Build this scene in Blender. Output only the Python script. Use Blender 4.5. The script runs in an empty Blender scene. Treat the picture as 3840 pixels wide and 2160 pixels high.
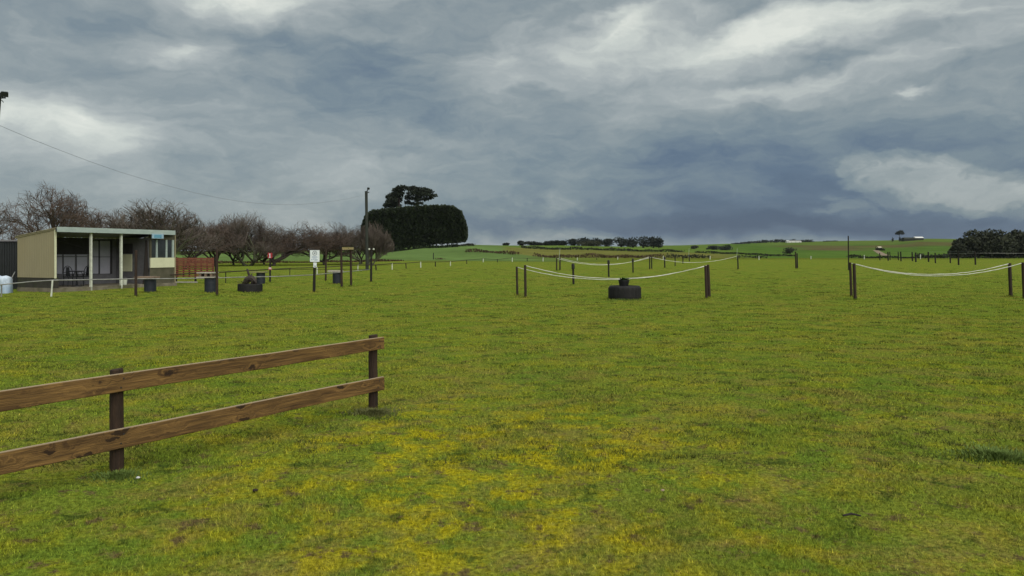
import bpy, math, random
import numpy as np
from mathutils import Vector, Matrix

random.seed(11)
rng = np.random.default_rng(11)
scene = bpy.context.scene
col = scene.collection

# ------------------------------------------------------------------ camera
EYE, F, CX, HZ = 1.75, 2800.0, 1920.0, 945.0      # eye height, focal length / centre / horizon of the 3840 px photo
cam_data = bpy.data.cameras.new('camera')
cam_data.sensor_width = 36.0
cam_data.lens = 36.0 * F / 3840.0
cam_data.shift_y = -135.0 / 3840.0
cam_data.clip_start = 0.1
cam_data.clip_end = 20000
cam = bpy.data.objects.new('camera', cam_data)
cam.location = (0, 0, EYE)
cam.rotation_euler = (math.radians(90), 0, 0)
col.objects.link(cam)
scene.camera = cam

# ------------------------------------------------------------------ exposure
EXPOSURE = 1.4
scene.view_settings.view_transform = 'Standard'
scene.view_settings.look = 'None'
scene.view_settings.exposure = EXPOSURE
scene.view_settings.gamma = 1.0
scene.view_settings.use_curve_mapping = False

# ------------------------------------------------------------------ node helpers
class NT:
    def __init__(s, tree):
        s.t = tree
    def n(s, typ, **kw):
        nd = s.t.nodes.new(typ)
        for k, v in kw.items():
            setattr(nd, k, v)
        return nd
    def link(s, a, b):
        s.t.links.new(a, b)
    def put(s, sock, v):
        if hasattr(v, 'default_value') or hasattr(v, 'links'):
            s.link(v, sock)
        else:
            sock.default_value = v
    def m(s, op, a, b=None, c=None, clamp=False):
        nd = s.n('ShaderNodeMath', operation=op)
        nd.use_clamp = clamp
        s.put(nd.inputs[0], a)
        if b is not None: s.put(nd.inputs[1], b)
        if c is not None: s.put(nd.inputs[2], c)
        return nd.outputs[0]
    def v(s, op, a, b=None):
        nd = s.n('ShaderNodeVectorMath', operation=op)
        s.put(nd.inputs[0], a)
        if b is not None: s.put(nd.inputs[1], b)
        return nd.outputs[0]
    def xyz(s, x=0.0, y=0.0, z=0.0):
        nd = s.n('ShaderNodeCombineXYZ')
        s.put(nd.inputs[0], x); s.put(nd.inputs[1], y); s.put(nd.inputs[2], z)
        return nd.outputs[0]
    def sep(s, vec):
        nd = s.n('ShaderNodeSeparateXYZ'); s.put(nd.inputs[0], vec)
        return nd.outputs
    def noise(s, vec, scale, detail=3.0, rough=0.5, dist=0.0, out=0):
        nd = s.n('ShaderNodeTexNoise')
        s.put(nd.inputs['Vector'], vec)
        nd.inputs['Scale'].default_value = scale
        nd.inputs['Detail'].default_value = detail
        nd.inputs['Roughness'].default_value = rough
        nd.inputs['Distortion'].default_value = dist
        return nd.outputs[out]
    def ramp(s, fac, stops, interp='LINEAR'):
        nd = s.n('ShaderNodeValToRGB')
        cr = nd.color_ramp; cr.interpolation = interp
        while len(cr.elements) < len(stops): cr.elements.new(0.5)
        for e, (p, c) in zip(cr.elements, stops):
            e.position = p
            e.color = (c, c, c, 1) if not hasattr(c, '__len__') else (c[0], c[1], c[2], 1)
        s.put(nd.inputs[0], fac)
        return nd.outputs[0]
    def mix(s, fac, a, b, mode='MIX'):
        nd = s.n('ShaderNodeMix', data_type='RGBA', blend_type=mode)
        s.put(nd.inputs[0], fac)
        for sock, v in ((nd.inputs[6], a), (nd.inputs[7], b)):
            if isinstance(v, tuple): sock.default_value = (v[0], v[1], v[2], 1)
            else: s.link(v, sock)
        return nd.outputs[2]

# ------------------------------------------------------------------ world: overcast cloud deck over a Nishita sky
SUN_EL, SUN_AZ = math.radians(52), math.radians(150)     # high, veiled sun behind the camera's right shoulder
world = bpy.data.worlds.new('World')
scene.world = world
world.use_nodes = True
wt = world.node_tree
wt.nodes.clear()
W = NT(wt)
w_out = W.n('ShaderNodeOutputWorld')
w_bg = W.n('ShaderNodeBackground')
SKY_STRENGTH = 0.1
w_bg.inputs[1].default_value = SKY_STRENGTH
W.link(w_bg.outputs[0], w_out.inputs[0])
sky = W.n('ShaderNodeTexSky', sky_type='NISHITA')
sky.sun_disc = False
sky.sun_elevation = SUN_EL
sky.sun_rotation = SUN_AZ
tc = W.n('ShaderNodeTexCoord')
dirv = W.v('NORMALIZE', tc.outputs['Generated'])
dx, dy, dz = W.sep(dirv)
az = W.m('ARCTAN2', dx, dy)                              # radians, 0 straight ahead
el = W.m('ARCSINE', dz)
# fibrous, domain-warped cloud coordinates in radians of sky
P0 = W.xyz(az, el, 0.0)
warpA = W.noise(W.v('MULTIPLY', P0, (1.0, 2.2, 1.0)), 5.0, 4.0, 0.55, 0.0, out=1)
warpB = W.noise(W.v('MULTIPLY', P0, (1.0, 1.8, 1.0)), 16.0, 4.0, 0.6, 0.0, out=1)
wA = W.v('MULTIPLY', W.v('SUBTRACT', warpA, (0.5, 0.5, 0.5)), (0.20, 0.07, 0.0))
wB = W.v('MULTIPLY', W.v('SUBTRACT', warpB, (0.5, 0.5, 0.5)), (0.07, 0.035, 0.0))
P1 = W.v('ADD', W.v('ADD', P0, wA), wB)
Pp = W.v('ADD', P0, W.v('MULTIPLY', wB, (0.9, 0.9, 0.0)))   # crisper coordinates for the cumulus
# rolls of cloud, tilted and stretched
rot = W.n('ShaderNodeMapping'); W.link(P1, rot.inputs[0])
rot.inputs['Rotation'].default_value = (0, 0, math.radians(-9))
rot.inputs['Scale'].default_value = (1.0, 3.2, 1.0)
n_big = W.noise(rot.outputs[0], 3.6, 3.0, 0.5)
n_mid = W.noise(rot.outputs[0], 10.0, 7.0, 0.6, 0.2)
n_fine = W.noise(W.v('MULTIPLY', P1, (1.0, 2.0, 1.0)), 22.0, 6.0, 0.6)

def sky_pos(px, py):
    k = (px - CX) / F
    a = math.atan(k)
    return a, math.atan((HZ - py) / F * math.cos(a))

def blob(px, py, rx, ry, tilt, amp, src):
    a, e = sky_pos(px, py)
    mp = W.n('ShaderNodeMapping', vector_type='TEXTURE')
    W.link(src, mp.inputs[0])
    mp.inputs['Location'].default_value = (a, e, 0)
    mp.inputs['Rotation'].default_value = (0, 0, math.radians(tilt))
    mp.inputs['Scale'].default_value = (rx / F, ry / F, 1)
    g = W.n('ShaderNodeTexGradient', gradient_type='QUADRATIC_SPHERE')
    W.link(mp.outputs[0], g.inputs[0])
    return W.m('MULTIPLY', g.outputs[1], amp)

# openings (+) and heavy bellies (-) of the deck
soft = [(960, -30, 560, 190, 8, .62), (680, 180, 330, 120, 0, .40), (60, 420, 760, 220, -8, .46), (440, 470, 380, 120, -6, .34),
        (1270, 590, 800, 330, 0, .16), (380, 560, 420, 120, 10, .14), (1850, 240, 420, 220, 30, .26), (2290, 110, 640, 240, 28, .40),
        (2850, 130, 1000, 220, 8, .42), (3150, 60, 900, 150, 8, .20), (3480, 190, 620, 130, 8, .16), (2860, 320, 680, 110, 9, .26),
        (3200, 260, 800, 90, 9, .10), (1950, 330, 500, 120, 15, .12), (3700, 30, 500, 160, 0, .22), (2350, 430, 600, 100, 10, .10),
        (2150, 892, 760, 50, 0, .22), (1800, 900, 460, 60, 0, .20), (2500, 905, 500, 40, 0, .12),
        (1480, 350, 900, 420, 0, -.19), (820, 100, 620, 150, 0, -.14), (90, 60, 620, 180, 0, -.08), (500, 280, 900, 140, -4, -.06),
        (3050, 235, 760, 70, 10, -.24), (2650, 560, 1600, 260, 6, -.10), (2950, 838, 2500, 170, 0, -.44), (3100, 690, 2200, 380, 0, -.27), (2500, 720, 1300, 330, 0, -.03),
        (3600, 560, 1500, 260, 4, -.08), (3500, 860, 1500, 140, 0, -.10), (2250, 40, 420, 80, 20, -.16), (2900, 10, 600, 80, 8, -.14),
        (1750, 840, 900, 140, 0, -.06)]
acc = None
for b in soft:
    g = blob(*b, P1)
    acc = g if acc is None else W.m('ADD', acc, g)
puff = None
for b in [(3450, 665, 400, 120, -12, .62), (3330, 640, 190, 90, 0, .36), (3760, 725, 460, 110, -14, .52), (3600, 765, 460, 80, -8, .34),
          (3180, 775, 400, 80, 0, .22), (3420, 335, 150, 45, 0, .16), (2060, 780, 560, 200, 0, .12)]:
    g = blob(*b, Pp)
    puff = g if puff is None else W.m('ADD', puff, g)
puff = W.m('MULTIPLY', puff, W.m('MULTIPLY_ADD', n_fine, 2.6, -0.3))
puff = W.ramp(puff, [(0.03, 0.0), (0.16, 0.55), (0.45, 1.0)], 'EASE')
puff = W.m('MULTIPLY', puff, 0.36)
lv = W.m('MULTIPLY_ADD', W.m('SUBTRACT', n_big, 0.5), 0.36, 0.51)
lv = W.m('ADD', lv, W.m('MULTIPLY', W.m('SUBTRACT', n_mid, 0.5), 0.50))
lv = W.m('ADD', lv, W.m('MULTIPLY', W.m('SUBTRACT', n_fine, 0.5), 0.13))
lv = W.m('ADD', lv, acc)
lv = W.m('ADD', lv, puff)
EXPO = 2.0 ** EXPOSURE
cloud = W.ramp(lv, [(0.0, (.064, .100, .165)), (0.2, (.101, .149, .217)), (0.38, (.180, .234, .270)), (0.52, (.264, .311, .326)),
                    (0.68, (.385, .425, .425)), (0.86, (.580, .620, .580)), (1.0, (.740, .765, .700))])
cloud = W.mix(1.0, cloud, (1 / (EXPO * SKY_STRENGTH),) * 3, 'MULTIPLY')
# the thinnest places let a little clear sky through
final = W.mix(0.03, cloud, sky.outputs[0])
W.link(final, w_bg.inputs[0])

# ------------------------------------------------------------------ sun (veiled)
sun_d = bpy.data.lights.new('sun', 'SUN')
sun_d.energy = 1.5
sun_d.angle = math.radians(85)
sun_d.color = (1.0, 0.965, 0.91)
sun = bpy.data.objects.new('sun', sun_d)
sd = Vector((math.sin(SUN_AZ) * math.cos(SUN_EL), math.cos(SUN_AZ) * math.cos(SUN_EL), math.sin(SUN_EL)))
sun.rotation_euler = sd.to_track_quat('Z', 'Y').to_euler()
sun.location = (0, 0, 30)
col.objects.link(sun)

# ------------------------------------------------------------------ materials
def new_mat(name):
    m = bpy.data.materials.new(name)
    m.use_nodes = True
    m.node_tree.nodes.clear()
    T = NT(m.node_tree)
    out = T.n('ShaderNodeOutputMaterial')
    b = T.n('ShaderNodeBsdfPrincipled')
    T.link(b.outputs[0], out.inputs[0])
    return m, T, b

def simple_mat(name, c1, c2=None, rough=0.75, scale=6.0, stretch=(1, 1, 1), bump=0.0, bscale=None, spec=0.3, metal=0.0, coord='Object', stain=None):
    m, T, b = new_mat(name)
    t = T.n('ShaderNodeTexCoord')
    vec = T.v('MULTIPLY', t.outputs[coord], stretch)
    n1 = T.noise(vec, scale, 5.0, 0.6)
    c2 = c2 or tuple(x * 0.6 for x in c1)
    colr = T.mix(T.ramp(n1, [(0.3, 0.0), (0.7, 1.0)]), c1, c2)
    if stain:
        n2 = T.noise(t.outputs[coord], scale * 0.35, 4.0, 0.6)
        colr = T.mix(T.ramp(n2, [(0.5, 0.0), (0.66, 0.8)]), colr, stain)
    T.link(colr, b.inputs['Base Color'])
    b.inputs['Roughness'].default_value = rough
    b.inputs['Specular IOR Level'].default_value = spec
    b.inputs['Metallic'].default_value = metal
    if bump:
        bp = T.n('ShaderNodeBump')
        bp.inputs['Strength'].default_value = bump
        bp.inputs['Distance'].default_value = 0.02
        T.link(T.noise(vec, bscale or scale * 3, 4.0, 0.6), bp.inputs['Height'])
        T.link(bp.outputs[0], b.inputs['Normal'])
    return m

def turf_color(T):
    """Base colour of the paddock: grass, yellow moss and thatch in patches."""
    geo = T.n('ShaderNodeNewGeometry')
    p = geo.outputs['Position']
    x, y, z = T.sep(p)
    flat = T.xyz(x, y, 0.0)
    big = T.noise(flat, 0.16, 3.0, 0.55, 0.4)
    mid = T.noise(flat, 0.75, 5.0, 0.62, 0.5)
    sml = T.noise(flat, 3.2, 5.0, 0.66, 0.3)
    fin = T.noise(flat, 26.0, 4.0, 0.75)
    c = T.mix(T.ramp(big, [(0.36, 0.0), (0.62, 1.0)]), (.120, .164, .019), (.150, .164, .025))
    c = T.mix(T.ramp(mid, [(0.42, 0.0), (0.58, 1.0)]), c, (.102, .153, .019))
    # thatch / brownish worn turf
    th = T.noise(T.v('ADD', flat, (31.0, 7.0, 0.0)), 1.1, 7.0, 0.76, 0.4)
    c = T.mix(T.m('MULTIPLY', T.ramp(th, [(0.48, 0.0), (0.62, 1.0)]), T.ramp(T.m('DIVIDE', y, 40.0), [(0.12, 0.8), (0.4, 0.45), (1.0, 0.35)])), c, (.180, .146, .038))
    # yellow moss, thick near the gateway and thinning out over the field
    ms = T.noise(T.v('ADD', flat, (5.0, 17.0, 0.0)), 1.1, 8.0, 0.78, 0.4)
    near = T.ramp(T.m('DIVIDE', y, 40.0), [(0.10, 0.48), (0.36, 0.38), (0.7, 0.10)])
    ctr = T.n('ShaderNodeVectorMath', operation='LENGTH')
    T.link(T.v('MULTIPLY', T.v('SUBTRACT', flat, (-0.2, 6.0, 0.0)), (.34, .26, 0.0)), ctr.inputs[0])
    core = T.ramp(ctr.outputs['Value'], [(0.2, 1.0), (1.0, 0.0)], 'EASE')
    near = T.m('ADD', near, T.m('MULTIPLY', core, 0.7))
    mk = T.m('MULTIPLY', T.ramp(T.m('MULTIPLY_ADD', core, 0.05, ms), [(0.45, 0.0), (0.60, 1.0)]), near)
    mk = T.m('MULTIPLY', mk, T.ramp(sml, [(0.40, 0.0), (0.55, 1.0)]))
    c = T.mix(T.m('MULTIPLY', mk, 0.85, None, True), c, (.280, .248, .010))
    # small dark tufts and clods
    dk = T.noise(T.v('ADD', flat, (3.0, 41.0, 0.0)), 2.6, 5.0, 0.75)
    c = T.mix(T.m('MULTIPLY', T.ramp(dk, [(0.56, 0.0), (0.63, 1.0)]), 0.75), c, (.034, .058, .012))
    br = T.noise(T.v('ADD', flat, (13.0, 1.0, 0.0)), 4.6, 5.0, 0.75)
    c = T.mix(T.m('MULTIPLY', T.ramp(br, [(0.56, 0.0), (0.64, 1.0)]), T.ramp(T.m('DIVIDE', y, 40.0), [(0.12, 0.9), (0.35, 0.5), (1.0, 0.2)])), c, (.096, .070, .034))
    fr = T.ramp(fin, [(0.30, 0.35), (0.5, 1.0), (0.70, 1.7)])
    c = T.mix(1.0, c, fr, 'MULTIPLY')
    return c, flat, sml, fin

# ground material: turf near, paddock colours (attribute) beyond
m_ground, T, b = new_mat('turf')
c, flat, sml, fin = turf_color(T)
at = T.n('ShaderNodeAttribute'); at.attribute_name = 'paddock'
far_n = T.noise(flat, 0.03, 5.0, 0.6)
far_c = T.mix(1.0, at.outputs['Color'], T.ramp(far_n, [(0.3, 0.66), (0.7, 1.06)]), 'MULTIPLY')
far_c = T.mix(1.0, far_c, T.ramp(T.noise(flat, 0.4, 4.0, 0.65), [(0.3, 0.86), (0.7, 1.14)]), 'MULTIPLY')
c = T.mix(at.outputs['Alpha'], c, far_c)
T.link(c, b.inputs['Base Color'])
b.inputs['Roughness'].default_value = 0.9
b.inputs['Specular IOR Level'].default_value = 0.0
bp = T.n('ShaderNodeBump'); bp.inputs['Strength'].default_value = 0.8; bp.inputs['Distance'].default_value = 0.05
hgt = T.m('ADD', T.m('MULTIPLY', sml, 0.7), T.m('MULTIPLY', fin, 0.5))
T.link(hgt, bp.inputs['Height']); T.link(bp.outputs[0], b.inputs['Normal'])

# blades: same turf colours with blade to blade variation
m_blade, T, b = new_mat('grass_blades')
c, flat, sml, fin = turf_color(T)
geo = T.n('ShaderNodeNewGeometry')
rnd = geo.outputs['Random Per Island']
c = T.mix(1.0, c, T.ramp(rnd, [(0.0, (.40, .45, .4)), (0.4, (1.1, 1.1, 1.05)), (0.85, (1.75, 1.68, 1.35)), (1.0, (2.6, 2.3, 2.3))]), 'MULTIPLY')
T.link(c, b.inputs['Base Color'])
b.inputs['Roughness'].default_value = 0.7
b.inputs['Specular IOR Level'].default_value = 0.0
nm = T.v('NORMALIZE', T.v('ADD', T.v('MULTIPLY', geo.outputs['Normal'], (.45, .45, .45)), (0, 0, 1.0)))
T.link(nm, b.inputs['Normal'])

def wood_mat(name, light, dark, knot, along=(1.0, 1.0, 1.0), kscale=2.2, rough=0.8):
    """Sawn timber, grain along local X, with knots."""
    m, T, b = new_mat(name)
    t = T.n('ShaderNodeTexCoord')
    oi = T.n('ShaderNodeObjectInfo')
    base = T.v('ADD', t.outputs['Object'], T.xyz(T.m('MULTIPLY', oi.outputs['Random'], 37.0), 0.0, T.m('MULTIPLY', oi.outputs['Random'], 11.0)))
    kv = T.v('MULTIPLY', base, (2.6, 1.0, 7.0))
    vo = T.n('ShaderNodeTexVoronoi'); vo.inputs['Scale'].default_value = kscale * 0.62
    T.link(T.v('ADD', kv, T.v('MULTIPLY', T.noise(base, 9.0, 3.0, 0.6, 0, 1), (0.3, 0.3, 0.9))), vo.inputs['Vector'])
    kd = vo.outputs['Distance']
    near_k = T.ramp(kd, [(0.0, 1.0), (0.5, 0.0)])
    gr = T.v('ADD', T.v('MULTIPLY', base, (0.55, 6.0, 11.0)), T.xyz(0.0, 0.0, T.m('MULTIPLY', near_k, 1.2)))
    wv = T.noise(gr, 3.0, 6.0, 0.62, 0.8)
    g2 = T.noise(T.v('MULTIPLY', base, (1.2, 30.0, 60.0)), 3.0, 3.0, 0.6)
    c = T.mix(T.ramp(wv, [(0.32, 0.0), (0.66, 1.0)]), light, dark)
    c = T.mix(1.0, c, T.ramp(g2, [(0.30, 0.55), (0.70, 1.40)]), 'MULTIPLY')
    c = T.mix(1.0, c, T.ramp(T.noise(base, 1.4, 3.0, 0.5), [(0.3, 0.78), (0.7, 1.2)]), 'MULTIPLY')
    kn = T.ramp(kd, [(0.0, 1.0), (0.17, 1.0), (0.22, 0.0)])
    pick = T.ramp(T.sep(vo.outputs['Color'])[0], [(0.54, 0.0), (0.58, 1.0)])
    c = T.mix(T.m('MULTIPLY', T.m('MULTIPLY', kn, pick), 0.85), c, knot)
    gn = T.n('ShaderNodeNewGeometry')
    c = T.mix(T.ramp(T.sep(gn.outputs['True Normal'])[2], [(0.6, 0.0), (0.9, 0.75)]), c, (.36, .29, .19))   # upward faces painted paler, sky light on wet tops put into the colour
    T.link(c, b.inputs['Base Color'])
    b.inputs['Roughness'].default_value = rough
    b.inputs['Specular IOR Level'].default_value = 0.25
    bp = T.n('ShaderNodeBump'); bp.inputs['Strength'].default_value = 0.5; bp.inputs['Distance'].default_value = 0.006
    T.link(T.m('ADD', wv, g2), bp.inputs['Height']); T.link(bp.outputs[0], b.inputs['Normal'])
    return m

M = {}
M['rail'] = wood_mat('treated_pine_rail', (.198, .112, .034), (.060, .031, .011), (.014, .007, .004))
M['fence_post'] = simple_mat('treated_pine_post', (.044, .025, .014), (.018, .011, .007), 0.85, 5.0, (6, 6, .7), 0.5)
M['post'] = simple_mat('weathered_post', (.042, .029, .018), (.016, .011, .008), 0.88, 4.0, (5, 5, .6), 0.5)
M['post_dark'] = simple_mat('dark_post', (.018, .015, .011), (.009, .008, .007), 0.88, 4.0, (5, 5, .6), 0.4)
M['red_post'] = simple_mat('brown_post', (.044, .026, .017), (.019, .012, .009), 0.85, 4.0, (5, 5, .6), 0.4)
M['cap_black'] = simple_mat('black_plastic_cap', (.012, .012, .012), (.020, .019, .018), 0.55, 8.0)
M['rope'] = simple_mat('white_rope', (.66, .66, .60), (.42, .41, .36), 0.8, 9.0)
M['rod'] = simple_mat('pale_rod', (.42, .48, .36), (.30, .34, .26), 0.6, 5.0)
M['white_paint'] = simple_mat('white_painted_timber', (.62, .64, .54), (.42, .44, .36), 0.7, 7.0, bump=0.2)
M['pipe'] = simple_mat('galvanised_pipe', (.29, .29, .27), (.15, .15, .13), 0.55, 6.0, metal=0.2)
M['rubber'] = simple_mat('tyre_rubber', (.010, .010, .010), (.019, .018, .017), 0.75, 5.0, bump=0.4, spec=0.25)
M['soil'] = simple_mat('dark_soil', (.035, .025, .016), (.018, .014, .010), 0.95, 14.0, bump=1.0)
M['plant'] = simple_mat('leafy_green', (.050, .120, .018), (.026, .064, .012), 0.6, 9.0)
M['pot'] = simple_mat('black_plastic_pot', (.007, .007, .008), (.012, .012, .012), 0.5, 6.0)
M['driftwood'] = simple_mat('grey_driftwood', (.060, .048, .038), (.024, .018, .015), 0.85, 9.0, bump=0.6)
M['drum'] = simple_mat('blue_grey_drum', (.020, .024, .032), (.012, .015, .020), 0.5, 4.0, (3, 3, .8))
M['drum_top'] = simple_mat('drum_tabletop', (.21, .15, .105), (.14, .10, .07), 0.8, 9.0, (1, 5, 1), 0.2)
M['drum_top_grey'] = simple_mat('grey_tabletop', (.40, .37, .31), (.26, .24, .20), 0.8, 9.0, (1, 5, 1), 0.2)
M['drum_top_green'] = simple_mat('mossy_tabletop', (.21, .20, .09), (.13, .13, .06), 0.85, 9.0, (1, 5, 1), 0.2)
M['red_slat'] = simple_mat('red_stained_slat', (.215, .075, .042), (.095, .032, .020), 0.85, 5.0, (1, 1, 4), 0.3)
M['cream_wall'] = simple_mat('cream_cladding', (.265, .232, .140), (.240, .210, .126), 0.7, 2.0, (1, 1, .3), stain=(.25, .215, .125))
M['cream_panel'] = simple_mat('pale_cream_panel', (.60, .60, .41), (.52, .52, .35), 0.7, 3.0)
M['fascia'] = simple_mat('pale_green_fascia', (.36, .42, .385), (.28, .34, .315), 0.55, 2.4, (1, 1, 3))
M['roof'] = simple_mat('zinc_roof', (.33, .35, .34), (.22, .23, .22), 0.5, 2.5, metal=0.2)
M['block'] = simple_mat('grey_block', (.150, .148, .155), (.110, .108, .115), 0.9, 5.0, bump=0.4)
M['block_dark'] = simple_mat('damp_block', (.050, .046, .036), (.030, .028, .022), 0.92, 4.0, bump=0.4, stain=(.035, .042, .018))
M['block_mossy'] = simple_mat('mossy_block', (.100, .090, .060), (.062, .060, .036), 0.92, 4.0, bump=0.4)
M['hut_dark'] = simple_mat('dark_boards_and_shade', (.045, .042, .045), (.028, .026, .028), 0.85, 4.0, (1, 1, .4))
M['hut_panel'] = simple_mat('pale_lilac_panel', (.38, .38, .43), (.31, .31, .36), 0.75, 2.0)
M['glass'] = simple_mat('dark_window', (.018, .021, .028), (.030, .034, .042), 0.08, 3.0, spec=0.6)
M['concrete'] = simple_mat('stained_concrete', (.21, .185, .135), (.115, .098, .068), 0.92, 3.0, bump=0.3, stain=(.070, .070, .032))
M['sign_blue'] = simple_mat('pale_blue_sign', (.30, .43, .50), (.25, .37, .45), 0.5, 6.0)
M['sign_mid'] = simple_mat('blue_sign_band', (.12, .30, .40), (.10, .24, .34), 0.5, 6.0)
M['sign_white'] = simple_mat('white_sign', (.68, .72, .72), (.60, .64, .65), 0.45, 5.0)
M['sign_ink'] = simple_mat('sign_ink', (.055, .075, .085), (.05, .07, .08), 0.6, 5.0)
M['sign_text'] = simple_mat('sign_text_blue', (.28, .36, .46), (.24, .32, .42), 0.6, 5.0)
M['sign_red'] = simple_mat('red_sign', (.34, .030, .035), (.26, .022, .028), 0.5, 6.0)
M['sign_pink'] = simple_mat('faded_red_sign', (.42, .16, .15), (.34, .12, .11), 0.6, 6.0)
M['beam'] = simple_mat('pale_board', (.42, .34, .16), (.33, .26, .12), 0.8, 6.0, (1, 1, 5), 0.2)
M['pole'] = simple_mat('power_pole_wood', (.038, .043, .033), (.018, .021, .018), 0.88, 3.0, (6, 6, .5), 0.5)
M['lamp_metal'] = simple_mat('dark_lamp_metal', (.020, .024, .026), (.030, .034, .036), 0.5, 6.0, metal=0.2)
M['cable'] = simple_mat('black_cable', (.17, .18, .20), (.13, .14, .155), 0.6, 6.0)
M['tarp'] = simple_mat('blue_white_tarp', (.56, .62, .68), (.30, .40, .52), 0.55, 1.6, bump=0.4, bscale=4.0)
M['shed_dark'] = simple_mat('dark_corrugated_iron', (.009, .011, .012), (.014, .016, .017), 0.6, 2.0)
M['shed_cap'] = simple_mat('grey_capping', (.20, .19, .20), (.13, .12, .13), 0.6, 4.0)
M['chair'] = simple_mat('black_chair', (.010, .011, .013), (.016, .017, .019), 0.45, 5.0)
M['plank'] = simple_mat('dark_plank', (.026, .020, .016), (.014, .011, .010), 0.85, 4.0, (5, 5, .5))
M['bark'] = simple_mat('bare_bark', (.058, .047, .037), (.028, .022, .018), 0.9, 5.0, (3, 3, .8))
M['bark_green'] = simple_mat('mossy_bark', (.085, .090, .050), (.046, .046, .028), 0.9, 5.0, (3, 3, .8))
M['twig'] = simple_mat('reddish_twigs', (.088, .063, .048), (.052, .037, .029), 0.9, .5)
M['twig_grey'] = simple_mat('grey_twigs', (.092, .076, .060), (.056, .044, .036), 0.9, .5)
M['hedge'] = simple_mat('dark_cypress', (.034, .050, .018), (.006, .009, .005), 0.85, 1.1)
M['pine'] = simple_mat('pine_needles', (.028, .038, .020), (.008, .012, .008), 0.85, 1.2)
M['pine_trunk'] = simple_mat('pine_bark', (.035, .026, .022), (.020, .016, .013), 0.9, 2.0)
M['far_tree'] = simple_mat('far_foliage', (.030, .038, .027), (.016, .021, .017), 0.9, .12)
M['far_tree_olive'] = simple_mat('far_olive_foliage', (.040, .044, .020), (.022, .026, .013), 0.9, .12)
M['bush'] = simple_mat('dark_round_foliage', (.044, .050, .026), (.018, .022, .013), 0.9, .22)
M['scrub'] = simple_mat('brown_rushes', (.080, .050, .024), (.036, .024, .013), 0.95, .3)
M['hedge_far'] = simple_mat('field_hedge', (.028, .032, .016), (.014, .016, .009), 0.95, .2)
M['white_wall'] = simple_mat('white_farm_wall', (.60, .60, .56), (.50, .50, .47), 0.7, .3)
M['pale_wall'] = simple_mat('cream_shed_wall', (.62, .56, .40), (.5, .46, .34), 0.7, .3)
M['grey_roof'] = simple_mat('pale_roof', (.46, .47, .47), (.38, .39, .39), 0.6, .3)
M['dirt'] = simple_mat('dirt_track', (.22, .17, .11), (.15, .11, .07), 0.95, .3, bump=0.2)
M['tuft'] = simple_mat('rank_grass', (.115, .168, .032), (.088, .132, .024), 0.8, 6.0)
M['tuft_dark'] = simple_mat('dark_tuft', (.076, .106, .018), (.058, .058, .020), 0.9, 2.0, spec=0.0)
M['tuft_dry'] = simple_mat('dull_grass', (.125, .130, .040), (.080, .085, .028), 0.8, 6.0)
M['stone'] = simple_mat('white_scrap', (.62, .62, .62), (.5, .5, .5), 0.6, 30.0)
M['leaf'] = simple_mat('dry_leaf', (.30, .22, .14), (.2, .15, .1), 0.8, 30.0)

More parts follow.
